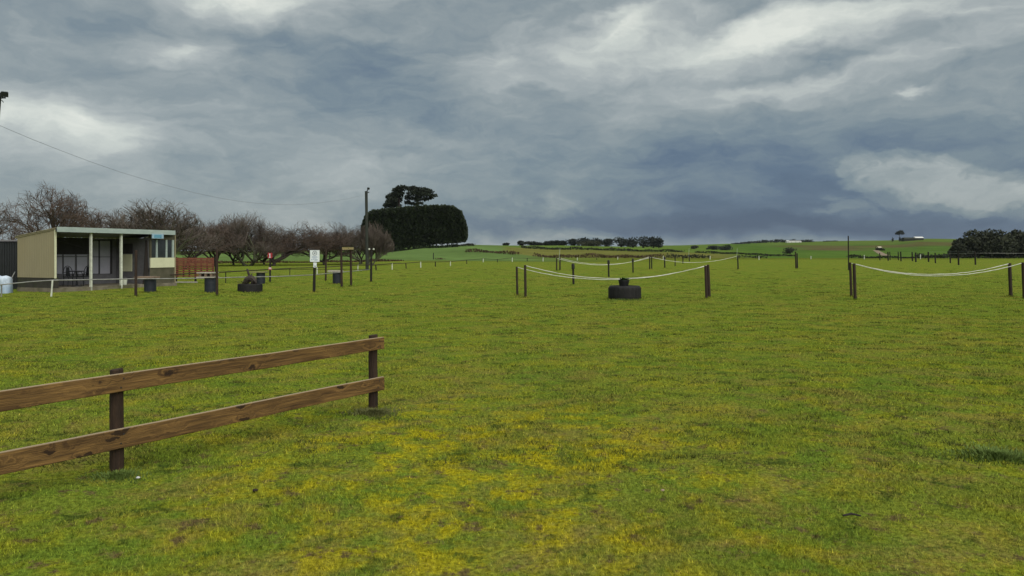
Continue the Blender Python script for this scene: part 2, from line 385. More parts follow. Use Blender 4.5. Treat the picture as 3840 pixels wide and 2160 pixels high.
# ------------------------------------------------------------------ mesh builder
class MB:
    def __init__(s):
        s.v, s.f = [], []
    def add(s, verts, faces):
        o = len(s.v)
        s.v.extend([tuple(p) for p in verts])
        s.f.extend([tuple(i + o for i in f) for f in faces])
        return s
    def hexa(s, p):
        """eight corners: bottom ring 0-3, top ring 4-7"""
        return s.add(p, [(3, 2, 1, 0), (4, 5, 6, 7), (0, 1, 5, 4), (1, 2, 6, 5), (2, 3, 7, 6), (3, 0, 4, 7)])
    def box(s, c, size, fn=None):
        x, y, z = c; a, b_, d = (q / 2 for q in size)
        p = [(x - a, y - b_, z - d), (x + a, y - b_, z - d), (x + a, y + b_, z - d), (x - a, y + b_, z - d),
             (x - a, y - b_, z + d), (x + a, y - b_, z + d), (x + a, y + b_, z + d), (x - a, y + b_, z + d)]
        if fn: p = [fn(*q) for q in p]
        return s.hexa(p)
    def tube(s, pts, radii, sides=8, caps=True, jitter=0.0):
        pts = [Vector(p) for p in pts]
        n = len(pts)
        if not hasattr(radii, '__len__'): radii = [radii] * n
        o = len(s.v)
        ref = None
        for i, p in enumerate(pts):
            d = (pts[min(i + 1, n - 1)] - pts[max(i - 1, 0)])
            if d.length < 1e-9: d = Vector((0, 0, 1))
            d.normalize()
            if ref is None:
                ref = Vector((1, 0, 0)) if abs(d.x) < 0.8 else Vector((0, 1, 0))
            a = (ref - d * ref.dot(d))
            if a.length < 1e-6: a = d.orthogonal()
            a.normalize(); ref = a
            b_ = d.cross(a)
            for k in range(sides):
                th = 2 * math.pi * k / sides
                r = radii[i] * (1 + (random.uniform(-jitter, jitter) if jitter else 0))
                s.v.append(tuple(p + a * (r * math.cos(th)) + b_ * (r * math.sin(th))))
        for i in range(n - 1):
            for k in range(sides):
                k2 = (k + 1) % sides
                s.f.append((o + i * sides + k, o + i * sides + k2, o + (i + 1) * sides + k2, o + (i + 1) * sides + k))
        if caps:
            s.f.append(tuple(o + k for k in range(sides - 1, -1, -1)))
            s.f.append(tuple(o + (n - 1) * sides + k for k in range(sides)))
        return s
    def lathe(s, prof, c=(0, 0, 0), sides=24, cap_top=False, cap_bot=False, wob=0.0, ph=0.0):
        o = len(s.v)
        for (r, z) in prof:
            for k in range(sides):
                th = 2 * math.pi * k / sides
                rr = r * (1 + wob * math.sin(3 * th + ph))
                s.v.append((c[0] + rr * math.cos(th), c[1] + rr * math.sin(th), c[2] + z))
        for i in range(len(prof) - 1):
            for k in range(sides):
                k2 = (k + 1) % sides
                s.f.append((o + i * sides + k, o + i * sides + k2, o + (i + 1) * sides + k2, o + (i + 1) * sides + k))
        if cap_bot: s.f.append(tuple(o + k for k in range(sides - 1, -1, -1)))
        if cap_top: s.f.append(tuple(o + (len(prof) - 1) * sides + k for k in range(sides)))
        return s
    def build(s, name, mat, parent=None, origin=None, smooth=False):
        if origin is None:
            origin = ORIG.get(parent.name, (0, 0, 0)) if parent else (0, 0, 0)
        me = bpy.data.meshes.new(name)
        ox, oy, oz = origin
        me.from_pydata([(x - ox, y - oy, z - oz) for x, y, z in s.v], [], s.f)
        me.materials.append(M[mat] if isinstance(mat, str) else mat)
        if smooth:
            me.polygons.foreach_set('use_smooth', [True] * len(me.polygons))
        me.update()
        ob = bpy.data.objects.new(name, me)
        col.objects.link(ob)
        if parent is not None:
            ob.parent = parent
            # children sit in the parent's frame; the parent carries the location
            ORIG[ob.name] = tuple(origin)
        else:
            ob.location = origin
            ORIG[ob.name] = tuple(origin)
        return ob

ORIG = {}
def tag(o, label=None, cat=None, group=None, kind=None):
    if label: o['label'] = label
    if cat: o['category'] = cat
    if group: o['group'] = group
    if kind: o['kind'] = kind
    return o
def thing(name, loc, label, cat, group=None):
    e = bpy.data.objects.new(name, None)
    e.empty_display_size = 0.2
    col.objects.link(e)
    e.location = loc
    ORIG[e.name] = tuple(loc)
    return tag(e, label, cat, group)

# ------------------------------------------------------------------ terrain
YN = np.array([0.1, 60, 100, 150, 200, 230, 300, 350, 400, 500, 550, 700, 1000, 1200, 1600, 3000, 7000], float)
COLS = {   # photo column -> image row of the land at the distances of YN (None: level field)
    -900: [None, None, 993, 974, 962, 957, 952, 949, 948, 946, 945, 943, 942, 942, 942, 942, 943],
    700:  [None, None, 993, 974, 962, 957, 952, 949, 948, 946, 945, 943, 942, 942, 942, 942, 943],
    1250: [None, None, 993, 973, 957, 951, 943, 940, 939, 938, 938, 939, 940, 940, 941, 942, 943],
    1450: [None, None, 994, 972, 952, 945, 934, 930, 929, 929, 930, 933, 936, 938, 940, 942, 943],
    1600: [None, None, 994, 973, 943, 931, 925, 922, 921, 923, 925, 929, 934, 936, 939, 942, 943],
    1760: [None, None, 994, 974, 938, 925, 920, 919, 918, 919, 921, 926, 932, 935, 938, 942, 943],
    2100: [None, None, 994, 977, 967, 957, 943, 935, 931, 923, 920, 922, 930, 934, 938, 941, 943],
    2500: [None, None, 994, 977, 969, 962, 951, 945, 941, 933, 931, 926, 923, 922, 921, 922, 930],
    2750: [None, None, 994, 977, 969, 965, 957, 953, 949, 942, 939, 931, 921, 917, 914, 918, 930],
    2900: [None, None, 994, 977, 969, 967, 963, 961, 958, 950, 946, 935, 918, 911, 907, 918, 930],
    3300: [None, None, 994, 977, 970, 968, 967, 965, 962, 956, 952, 938, 914, 903, 902, 916, 930],
    3480: [None, None, 994, 977, 970, 968, 967, 965, 961, 953, 949, 932, 903, 895, 897, 915, 930],
    3700: [None, None, 994, 977, 970, 968, 967, 965, 961, 954, 950, 934, 906, 898, 900, 915, 930],
    5200: [None, None, 994, 977, 970, 968, 967, 965, 961, 954, 950, 934, 908, 902, 902, 915, 930],
}
ck = np.array(sorted(COLS), float)
ZT = np.zeros((len(ck), len(YN)))
for i, cx in enumerate(sorted(COLS)):
    for j, yy in enumerate(YN):
        r = COLS[cx][j]
        ZT[i, j] = 0.0 if (r is None or yy < 120) else EYE - (r - HZ) / F * yy
KU = (ck - CX) / F
def bumps(x, y):
    d = np.hypot(x, y)
    s = (np.sin(1.9 * x + .7 * np.sin(1.3 * y)) * np.sin(1.6 * y + 1.1) * .012 + np.sin(4.7 * x + 2.1 * y) * np.sin(3.9 * y - 1.7 * x) * .007
         + np.sin(.53 * x + 2) * np.sin(.47 * y) * .022)
    return s * np.clip(d / 6, .4, 1)
def land_z(x, y):
    x = np.asarray(x, float); y = np.asarray(y, float)
    yy = np.clip(y, 0.2, 6900)
    k = np.clip(x / yy, KU[0], KU[-1])
    i = np.clip(np.searchsorted(KU, k) - 1, 0, len(KU) - 2)
    fu = (k - KU[i]) / (KU[i + 1] - KU[i]); fu = fu * fu * (3 - 2 * fu)
    j = np.clip(np.searchsorted(YN, yy) - 1, 0, len(YN) - 2)
    fv = (np.log(yy) - np.log(YN[j])) / (np.log(YN[j + 1]) - np.log(YN[j]))
    z = (ZT[i, j] * (1 - fu) + ZT[i + 1, j] * fu) * (1 - fv) + (ZT[i, j + 1] * (1 - fu) + ZT[i + 1, j + 1] * fu) * fv
    return z + bumps(x, y)
def gz(x, y): return float(land_z(x, y))
def P(px, py, Y):            # the point at distance Y seen at that place of the photo
    return Vector(((px - CX) / F * Y, Y, EYE - (py - HZ) / F * Y))
def G(px, py):               # the point of the level field seen there
    Y = EYE * F / (py - HZ)
    return Vector(((px - CX) / F * Y, Y, 0.0))
def L(px, Y):                # a point on the land
    x = (px - CX) / F * Y
    return Vector((x, Y, gz(x, Y)))

ang = np.concatenate([np.linspace(-52, 52, 420), np.linspace(54, 306, 84)])
rad = np.concatenate([[0.3], np.geomspace(1.2, 9000, 330)])
A_, R_ = np.meshgrid(np.radians(ang), rad)
X_ = R_ * np.sin(A_); Y_ = R_ * np.cos(A_)
Z_ = land_z(X_, np.where(Y_ > 0, Y_, 0.2))
Z_ = np.where(Y_ < 2, bumps(X_, Y_), Z_)
na, nr = len(ang), len(rad)
verts = np.stack([X_, Y_, Z_], -1).reshape(-1, 3)
faces = []
for r in range(nr - 1):
    for a in range(na):
        a2 = (a + 1) % na
        faces.append((r * na + a, r * na + a2, (r + 1) * na + a2, (r + 1) * na + a))
faces.append(tuple(range(na - 1, -1, -1)))
me = bpy.data.meshes.new('ground')
me.from_pydata(verts.tolist(), [], [f[::-1] for f in faces])
me.polygons.foreach_set('use_smooth', [True] * len(me.polygons))
me.materials.append(m_ground)
# paddock colours further out (what grows there), alpha = how much it replaces the near turf
xs, ys = verts[:, 0], verts[:, 1]
yy = np.maximum(ys, 1.0)
rowp = HZ - (verts[:, 2] - EYE) / yy * F
colp = CX + F * xs / yy
paint = np.zeros((len(verts), 4), np.float32)
def lay(mask, c):
    m = np.clip(mask, 0, 1)[:, None]
    paint[:, :3] = paint[:, :3] * (1 - m) + np.array(c)[None] * m
    paint[:, 3] = np.maximum(paint[:, 3], m[:, 0])
ss = lambda a, b_, x: np.clip((x - a) / (b_ - a), 0, 1) ** 2 * (3 - 2 * np.clip((x - a) / (b_ - a), 0, 1))
wob = 10 * np.sin(xs * .031 + 1) + 7 * np.sin(xs * .083)
lay(ss(112, 122, ys + wob * .3) * ss(-30, -45, xs + 0 * ys), (.090, .150, .028))
lay(ss(150, 200, ys + wob) * .55, (.140, .143, .028))                                  # rougher turf at the far end of the field
lay(ss(128, 140, ys + wob * .2) * ss(30, -10, xs - ys * .04), (.108, .170, .050))     # frosty green crop by the cypress hedge
lay(ss(198, 206, ys) * ss(-.02, .0, xs / yy) * ss(.34, .30, xs / yy), (.136, .138, .036))   # tan strip beyond the rushes
hl = 348 - 60 * np.clip(.02 - xs / yy, 0, .2) / .2
lay(ss(hl - 6, hl + 6, ys), (.098, .150, .028))                                        # pasture
lay(ss(208, 220, ys) * ss(.27, .33, xs / yy), (.078, .135, .024))
lay(ss(560, 620, ys + 3 * wob) * ss(.25, .33, xs / yy), (.070, .125, .022))
lay(ss(760, 800, ys + 2 * wob) * ss(930, 880, ys + 3 * wob) * ss(.33, .38, xs / yy), (.098, .092, .034))
lay(ss(930, 960, ys + 2 * wob) * ss(.30, .36, xs / yy), (.094, .140, .026))
lay(ss(640, 680, ys) * ss(790, 760, ys + 2 * wob) * ss(.36, .42, xs / yy) * ss(.50, .44, xs / yy), (.105, .088, .040))
lay(ss(1700, 2200, ys), (.050, .075, .060))
ca = me.color_attributes.new('paddock', 'FLOAT_COLOR', 'POINT')
ca.data.foreach_set('color', paint.reshape(-1))
me.update()
ground = bpy.data.objects.new('ground', me)
col.objects.link(ground)
tag(ground, 'mossy olive green paddock running out to the low hills', None, None, 'structure')

# ------------------------------------------------------------------ grass blades on the near turf
def blade_mesh(name, X, Y, Z, h, w, lean_x, lean_y, ang_):
    n = len(X)
    v = np.zeros((n, 3, 3), np.float32)
    cx, sx = np.cos(ang_) * w / 2, np.sin(ang_) * w / 2
    v[:, 0] = np.stack([X - cx, Y - sx, Z - .004], -1)
    v[:, 1] = np.stack([X + cx, Y + sx, Z - .004], -1)
    v[:, 2] = np.stack([X + lean_x, Y + lean_y, Z + h], -1)
    me = bpy.data.meshes.new(name)
    me.vertices.add(n * 3); me.loops.add(n * 3); me.polygons.add(n)
    me.vertices.foreach_set('co', v.reshape(-1))
    me.loops.foreach_set('vertex_index', np.arange(n * 3, dtype=np.int32))
    me.polygons.foreach_set('loop_start', np.arange(0, n * 3, 3, dtype=np.int32))
    me.polygons.foreach_set('loop_total', np.full(n, 3, np.int32))
    me.update()
    return me
NB = 1150000
Yb = 3.0 * np.exp(rng.random(NB) * math.log(60 / 3.0))
Xb = (rng.random(NB) * 2 - 1) * .86 * Yb + (rng.random(NB) - .5) * 1.2
# patchy: lush tufts between short moss
pt = (np.sin(2.3 * Xb + 1.7 * np.sin(1.1 * Yb)) + np.sin(2.9 * Yb + 1.3 * np.sin(1.7 * Xb)) + np.sin(5.1 * Xb - 3.3 * Yb) * .8
      + np.sin(9.7 * Xb + 4.1 * Yb) * .5 + np.sin(11.3 * Yb - 6.3 * Xb) * .5) / 3.8
lush = np.clip(.5 + pt * .8, 0, 1)
keep = rng.random(NB) < (.45 + .55 * lush) * np.clip((62 - Yb) / 42, 0, 1)
Xb, Yb, lush = Xb[keep], Yb[keep], lush[keep]
n = len(Xb)
hb = (.009 + .020 * lush * rng.random(n) + .009 * rng.random(n)) * np.clip(1 + (Yb - 8) * .008, 1, 1.25)
wb = (.0030 + .0007 * np.maximum(Yb - 3.5, 0)) * (.6 + .8 * rng.random(n))
la = rng.random(n) * 2 * math.pi; lm = hb * (.2 + 1.1 * rng.random(n))
# scattered darker, ranker tufts
NT_, PB = 3600, 26
ty = 6.0 * np.exp(rng.random(NT_) * math.log(80 / 6.0)); tx_ = (rng.random(NT_) * 2 - 1) * .86 * ty
tr_ = (.03 + .05 * rng.random(NT_)) * (1 + ty * .02)
Xt = np.repeat(tx_, PB) + rng.normal(0, 1, NT_ * PB) * np.repeat(tr_, PB) * 1.5
Yt_ = np.repeat(ty, PB) + rng.normal(0, 1, NT_ * PB) * np.repeat(tr_, PB) * .8
nt = NT_ * PB
Xb, Yb = np.concatenate([Xb, Xt]), np.concatenate([Yb, Yt_])
ht = np.repeat(.022 + .03 * rng.random(NT_), PB) * (.5 + .5 * rng.random(nt))
hb = np.concatenate([hb, ht]); wb = np.concatenate([wb, (.004 + .0006 * Yt_) * (.6 + .8 * rng.random(nt))])
la = np.concatenate([la, rng.random(nt) * 6.283]); lm = np.concatenate([lm, ht * (.3 + .9 * rng.random(nt))])
n += nt
me = blade_mesh('grass', Xb, Yb, land_z(Xb, Yb), hb, wb, np.cos(la) * lm, np.sin(la) * lm, rng.random(n) * math.pi)
me.materials.append(m_blade); me.materials.append(M['tuft_dark'])
me.polygons.foreach_set('material_index', np.concatenate([np.zeros(n - nt, np.int32), np.ones(nt, np.int32)]))
grass = bpy.data.objects.new('grass', me)
col.objects.link(grass)
tag(grass, 'short mossy grass covering the paddock', 'grass', None, 'stuff')

def tuft(px, py, r, n, h, mat, label, name='grass_clump'):
    c = G(px, py)
    mb = MB()
    for i in range(n):
        a = random.uniform(0, 6.28)
        d = abs(random.gauss(0, .5)) * r * (1 + .45 * math.sin(3 * a + c.x) + .25 * math.sin(5 * a + c.y))
        x, y = c.x + d * math.cos(a), c.y + d * math.sin(a) * .8
        z = gz(x, y) - .005
        hh = h * random.uniform(.45, 1) * max(.25, 1 - .6 * d / r)
        w = random.uniform(.004, .008)
        t = random.uniform(0, 6.28)
        l = hh * random.uniform(.2, .9); la_ = a + random.uniform(-1, 1)
        mx, my = l * .4 * math.cos(la_), l * .4 * math.sin(la_)
        dx_, dy_ = math.cos(t) * w, math.sin(t) * w
        mb.add([(x - dx_, y - dy_, z), (x + dx_, y + dy_, z), (x + mx + dx_ * .7, y + my + dy_ * .7, z + hh * .65), (x + mx - dx_ * .7, y + my - dy_ * .7, z + hh * .65),
                (x + l * math.cos(la_), y + l * math.sin(la_), z + hh)], [(0, 1, 2, 3), (3, 2, 4)])
    o = mb.build(name, mat, None, (c.x, c.y, 0))
    return tag(o, label, 'grass clump', None, 'stuff')
tuft(3730, 1705, .46, 2200, .065, 'tuft', 'dark green rank grass clump standing out at the right edge')
tuft(1400, 1548, .36, 1100, .075, 'tuft_dry', 'longer dull grass round the foot of the fence end post')
tuft(440, 1785, .30, 800, .065, 'tuft', 'longer grass round the foot of the nearer fence post')
tuft(2345, 1126, .95, 900, .10, 'tuft', 'bright grass growing round the foot of the round tyre planter')

# ------------------------------------------------------------------ foreground post and rail fence
pR, pN = G(1399, 1537), G(437, 1772)
fd = (pR - pN); flen = fd.length; fd.normalize()
pL = pN - fd * 2.75
fn_ = Vector((fd.y, -fd.x, 0))                            # towards the camera side
froot = thing('post_and_rail_fence', (pR.x, pR.y, 0), 'brown two-rail timber fence in the foreground ending in mid-field', 'fence')
for p, zt in ((pR, .832), (pN, .822), (pL, .82)):
    mb = MB()
    r = .050
    mb.tube([(p.x, p.y, -.12), (p.x + .002, p.y, .25), (p.x - .002, p.y + .002, .55), (p.x + .001, p.y, zt - .008), (p.x, p.y, zt)],
            [r * 1.06, r * 1.03, r, r * .98, r * .9], 16, jitter=.025)
    mb.build('post', 'fence_post', froot)
yaw = math.atan2(fd.y, fd.x)
def rail(z0_R, z1_R, z0_N, z1_N, over, name='rail'):
    """board nailed on the camera side; local X runs along it"""
    a = pL - fd * .08; e = pR + fd * over
    Ln = (e - a).length
    sR = (pR - a).length; sN = (pN - a).length
    def zz(s_, q0R, q0N): return q0N + (q0R - q0N) * (s_ - sN) / (sR - sN)
    mb = MB()
    th, off = .036, .051
    N = 22
    prof_pts = []
    o0 = len(mb.v)
    for i in range(N + 1):
        s_ = Ln * i / N
        zb, zt = zz(s_, z0_R, z0_N), zz(s_, z1_R, z1_N)
        wv = .0025 * math.sin(s_ * 2.3 + z1_R * 9) + random.uniform(-.0012, .0012)
        bv = .004
        for (y_, z_) in ((-off, zb), (-off - th + bv, zb), (-off - th, zb + bv), (-off - th, zt - bv), (-off - th + bv, zt), (-off, zt)):
            mb.v.append((s_, y_, z_ + wv))
    for i in range(N):
        for k in range(6):
            k2 = (k + 1) % 6
            mb.f.append((o0 + i * 6 + k2, o0 + i * 6 + k, o0 + (i + 1) * 6 + k, o0 + (i + 1) * 6 + k2))
    mb.f.append(tuple(range(6)))
    mb.f.append(tuple(N * 6 + k for k in range(5, -1, -1)))
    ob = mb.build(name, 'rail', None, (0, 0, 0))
    ob.parent = froot
    ob.location = (a.x - pR.x, a.y - pR.y, 0)
    ob.rotation_euler = (0, 0, yaw)
    # nail heads
    for p in (pR, pN, pL):
        s_ = (p - a).length
        for dz_ in (.035, -.035):
            zc = (zz(s_, z0_R, z0_N) + zz(s_, z1_R, z1_N)) / 2 + dz_
            nb = MB().tube([(s_ + dz_ * .3, -off - th - .0035, zc), (s_ + dz_ * .3, -off - th + .002, zc)], .006, 8)
            no = nb.build('nail', 'lamp_metal', None, (0, 0, 0)); no.parent = ob
    return ob
rail(.672, .802, .650, .790, .085)
rail(.220, .366, .205, .358, .088)

# ------------------------------------------------------------------ posts
FEET = [(pR.x, pR.y, .05), (pN.x, pN.y, .05)]
def post(px, top, base, width, label, mat='post', px_top=None, cap=False, group=None, rod=None, name='timber_post', cat='post', base_Y=None):
    """round timber post; columns/rows of the photo give foot, head and lean"""
    b0 = G(px, base) if base_Y is None else L(px, base_Y)
    Y = b0.y
    t0 = P(px_top if px_top is not None else px, top, Y)
    r = width / F * Y / 2
    multi = cap or rod
    FEET.append((b0.x, b0.y, r))
    root = thing(name, (b0.x, b0.y, b0.z), label, cat, group) if multi else None
    mb = MB()
    ax = t0 - b0
    pts = [b0 - Vector((0, 0, .08)), b0 + ax * .3, b0 + ax * .65, b0 + ax * .985, t0]
    mb.tube(pts, [r * 1.05, r * 1.02, r, r * .97, r * .86], 12, jitter=.04)
    if not multi:
        o = mb.build(name, mat, None, tuple(b0))
        return tag(o, label, cat, group), t0, r
    mb.build('shaft', mat, root)
    if cap:
        c = MB()
        h = .26
        d = ax.normalized()
        c.tube([t0 - d * h, t0 - d * (h * .9), t0 - d * .03, t0 + d * .03], [r * 1.25, r * 1.6, r * 1.5, r * 1.15], 12)
        c.build('cap', 'cap_black', root)
    if rod:
        q = MB().tube([t0 - Vector((r * 1.3, 0, .3)), P(rod[0], rod[1], Y)], rod[2] / F * Y / 2, 6)
        q.build('rod', rod[3], root)
    return root, t0, r

LANE = 'posts of the roped lanes'
_, A_top, A_r = post(1940, 1000, 1109.7, 8.2, 'shorter, left-hand post of the pair at the left end of the nearest lane', px_top=1937.8, group=LANE)
_, B_top, B_r = post(1971, 994, 1117.6, 9.3, 'taller, right-hand post of the pair at the left end of the nearest lane', px_top=1969.3, group=LANE)
post(2151, 990, 1070, 7.8, 'dark capped post standing behind the left half of the nearest sagging rope', px_top=2148.8, cap=True, mat='post_dark', group='dark capped posts')
_, D_top, D_r = post(2087.5, 968, 1014.5, 5.0, 'left post of the distant pair where the far rope begins', group=LANE)
_, E_top, E_r = post(2100, 967.3, 1013, 5.4, 'right post with thin pale rod of the distant pair where the far rope begins', group=LANE, rod=(2099.8, 932, 1.6, 'rod'))
post(2283, 977, 1041, 6.0, 'dark capped post standing just behind the plant pot and tyre planter', px_top=2282, cap=True, mat='post_dark', group='dark capped posts')
post(2374, 971, 1024, 5.2, 'dark capped post between the tyre planter and the far pair of posts', px_top=2373, cap=True, mat='post_dark', group='dark capped posts')
_, H_top, H_r = post(2436.5, 962.4, 1010.8, 4.6, 'left post of the far pair where the two far ropes meet', mat='post_dark', group=LANE)
_, I_top, I_r = post(2443.8, 963.8, 1010, 4.4, 'right post of the far pair where the two far ropes meet', mat='post_dark', group=LANE)
post(2493, 964, 1004.8, 5.0, 'dark capped post just right of the far pair where ropes meet', px_top=2492, cap=True, mat='post_dark', group='dark capped posts')
post(2531.7, 963, 997.4, 3.8, 'thin dark post under the far right rope, nearest the dark scrub', mat='post_dark', group='small posts under the far rope')
post(2561, 959, 989, 3.8, 'thin dark post crossing the lowest part of the far right rope', mat='post_dark', group='small posts under the far rope')
post(2585, 958, 981, 3.6, 'thin dark far post carrying a tall pale rod', mat='post_dark', group='small posts under the far rope', rod=(2584, 932, 1.2, 'rod'))
_, N_top, N_r = post(2768, 959.4, 1010.3, 4.8, 'lone post with thin rod at the right end of the far rope', px_top=2766, mat='post_dark', group=LANE, rod=(2764.5, 930.8, 1.2, 'rod'))
_, O_top, O_r = post(2650, 996, 1119.6, 10.2, 'left-hand post of the thick touching pair right of the tyre planter', px_top=2645.6, mat='red_post', group=LANE)
_, P_top, P_r = post(2660.5, 992.4, 1114.7, 10.4, 'right-hand post of the thick touching pair right of the tyre planter', px_top=2654.9, mat='red_post', group=LANE)
post(2985, 944, 1008, 5.0, 'taller of the two touching posts alone in the right middle distance', px_top=2983, mat='post', group='lone double post')
post(2990.5, 950, 1008.7, 4.6, 'shorter of the two touching posts alone in the right middle distance', px_top=2989, mat='post_dark', group='lone double post')
_, T_top, T_r = post(3193, 984, 1114, 8.8, 'post carrying a tall thin dark pole at the right-hand lane', px_top=3188, group=LANE, rod=(3181, 884.5, 4.6, 'post_dark'))
_, U_top, U_r = post(3207, 988, 1124, 11.0, 'thicker post just right of the one with the tall pole', px_top=3202.5, group=LANE)
_, W_top, W_r = post(3791, 986.8, 1111.8, 11.8, 'post at the right end of the right-hand rope, left of the frame edge', px_top=3785.7, group=LANE)
_, X_top, X_r = post(3842, 984, 1119, 11.6, 'post cut by the right edge of the picture', px_top=3836, group=LANE)

row = [(3300, 949, 977, 3.4), (3331, 945, 978.4, 4.6), (3338, 944, 975.5, 3.0), (3369.5, 944, 977, 3.4), (3379, 943.6, 981, 4.6), (3422, 945, 980, 4.8),
       (3434.6, 946.6, 983.4, 5.2), (3482.5, 944, 982.6, 5.4), (3508, 948, 987.6, 4.6), (3564, 944, 986.8, 4.6), (3595, 941.6, 993.8, 5.6), (3658, 943, 993.3, 5.4)]
ORD = ['first', 'second', 'third', 'fourth', 'fifth', 'sixth', 'seventh', 'eighth', 'ninth', 'tenth', 'eleventh', 'twelfth', 'thirteenth', 'fourteenth', 'fifteenth', 'sixteenth', 'seventeenth', 'eighteenth', 'nineteenth', 'twentieth']
rowtops = []
for i, (x, t, b_, w) in enumerate(row):
    nm = 'rightmost' if i == len(row) - 1 else ORD[i] + ' from the left'
    _, tp, _r = post(x, t, b_, w, 'dark post, %s in the far row before the round trees' % nm, mat='post_dark', px_top=x - 1.5, group='far row of dark posts')
    rowtops.append(tp)

# left-hand group of tall posts
TALL = 'tall thin posts by the shelter'
_, a_top, _r = post(509, 938, 1112.6, 9.4, 'tall brown post before the open shelter, left of the first drum table', px_top=510.6, mat='red_post', group=TALL)
_, b_top, _r = post(813.7, 935, 1111.4, 9.4, 'tall brown post touching the drum table with two boards', px_top=813, mat='red_post', group=TALL)
_, e_top, _r = post(1221.5, 937, 1056, 6.6, 'tall thin post standing between the white sign and the beam frame', px_top=1222.5, mat='red_post', group=TALL)
_, g_top, _r = post(1391.5, 927, 1057.5, 8.0, 'tall dark post standing in front of the power pole', px_top=1393, mat='post_dark', group=TALL)

# ------------------------------------------------------------------ ropes
def rope(points, r, label, group='white ropes', mat='rope', name='rope', cat='rope', sides=6):
    if mat == 'rope':
        points = [p + Vector((0, 0, random.uniform(-.008, .008) if 0 < i < len(points) - 1 else 0)) for i, p in enumerate(points)]
        r = [r * random.uniform(.75, 1.2) for _ in points]
    mb = MB().tube(points, r, sides)
    c = points[0]
    o = mb.build(name, mat, None, tuple(c), smooth=True)
    return tag(o, label, cat, group)
def sag(p, q, low_row, n=28, frac=.5):
    """hanging curve from p to q whose lowest part lies on that row of the photo"""
    pts = []
    mid = p.lerp(q, frac)
    zlow = EYE - (low_row - HZ) / F * mid.y
    D = (p.z * (1 - frac) + q.z * frac) - zlow
    for i in range(n + 1):
        t = i / n
        c = p.lerp(q, t)
        pts.append(Vector((c.x, c.y, c.z - 4 * D * t * (1 - t))))
    return pts
up = Vector((0, 0, -.015))
rope(sag(A_top + up, O_top + up, 1048.5), .013, 'lower of the two white ropes sagging over the tyre planter')
rope(sag(B_top + up, P_top + up, 1044.5), .013, 'upper of the two white ropes sagging over the tyre planter')
rope(sag(T_top + up, X_top + up, 1034.5), .013, 'lower of the two white ropes of the right-hand lane')
rope(sag(U_top + up, W_top + up, 1029.0), .013, 'upper of the two white ropes of the right-hand lane')
rope(sag(D_top + up, H_top + up, 993.5), .020, 'lower far rope sagging between the two distant post pairs')
rope(sag(E_top + up, I_top + up, 991.0), .016, 'upper far rope sagging between the two distant post pairs')
rope(sag(I_top + up, N_top + up, 984.5), .020, 'far rope rising to the lone post on the right')
rope([P(3560, 951.5, 112), P(3658, 949.5, 103), P(3760, 949.5, 103), P(3900, 950.5, 104)], .022, 'thin pale rope stretched behind the far row before the round trees', mat='pipe')
rope([P(3480, 944.5, 128), P(3562, 944.8, 117), P(3595, 943, 100), P(3658, 944, 101.4)], .016, 'thin dark wire along the tops of the far row of posts', 'wires', 'cable', 'wire', 'wire')

# ------------------------------------------------------------------ low pipe rail (near side of the oval track)
def pipe_fence(pts, r, label, posts, rail_mat, group=None, name='running_rail', low=None):
    root = thing(name, (pts[0].x, pts[0].y, 0), label, 'rail', group)
    MB().tube(pts, r, 8).build('rail', rail_mat, root, smooth=True)
    if low:
        MB().tube([Vector((p.x, p.y, p.z - low)) for p in pts], r * .8, 6).build('rail', 'pipe', root, smooth=True)
    for (px, py_t, py_b, w, mt, pxt) in posts:
        b0 = G(px, py_b)
        t0 = P(pxt, py_t, b0.y)
        mb = MB().tube([b0 - Vector((0, 0, .05)), t0], w / F * b0.y / 2, 8)
        mb.build('post', mt, root)
    return root
def rowY(py, h): return (EYE - h) * F / (py - HZ)
near_pts = []
for (px, py) in [(-160, 1080), (0, 1068), (60, 1062), (120, 1056), (197, 1051), (300, 1049.5), (480, 1046), (640, 1045), (813, 1042.6), (900, 1039.5), (1040, 1037), (1173, 1031), (1240, 1024.5), (1310, 1018), (1386, 1011)]:
    Y = np.interp(px, [-160, 197, 813, 1173, 1386], [28.6, 29.6, 33.2, 37.5, 43.6])
    near_pts.append(P(px, py, float(Y)))
pipe_fence(near_pts, .022, 'low grey pipe rail passing in front of the shelter and drum tables', [
    (192, 1051, 1111, 6.0, 'white_paint', 197), (5, 1069, 1113, 5.0, 'pipe', 6)], 'pipe', 'low track rails')
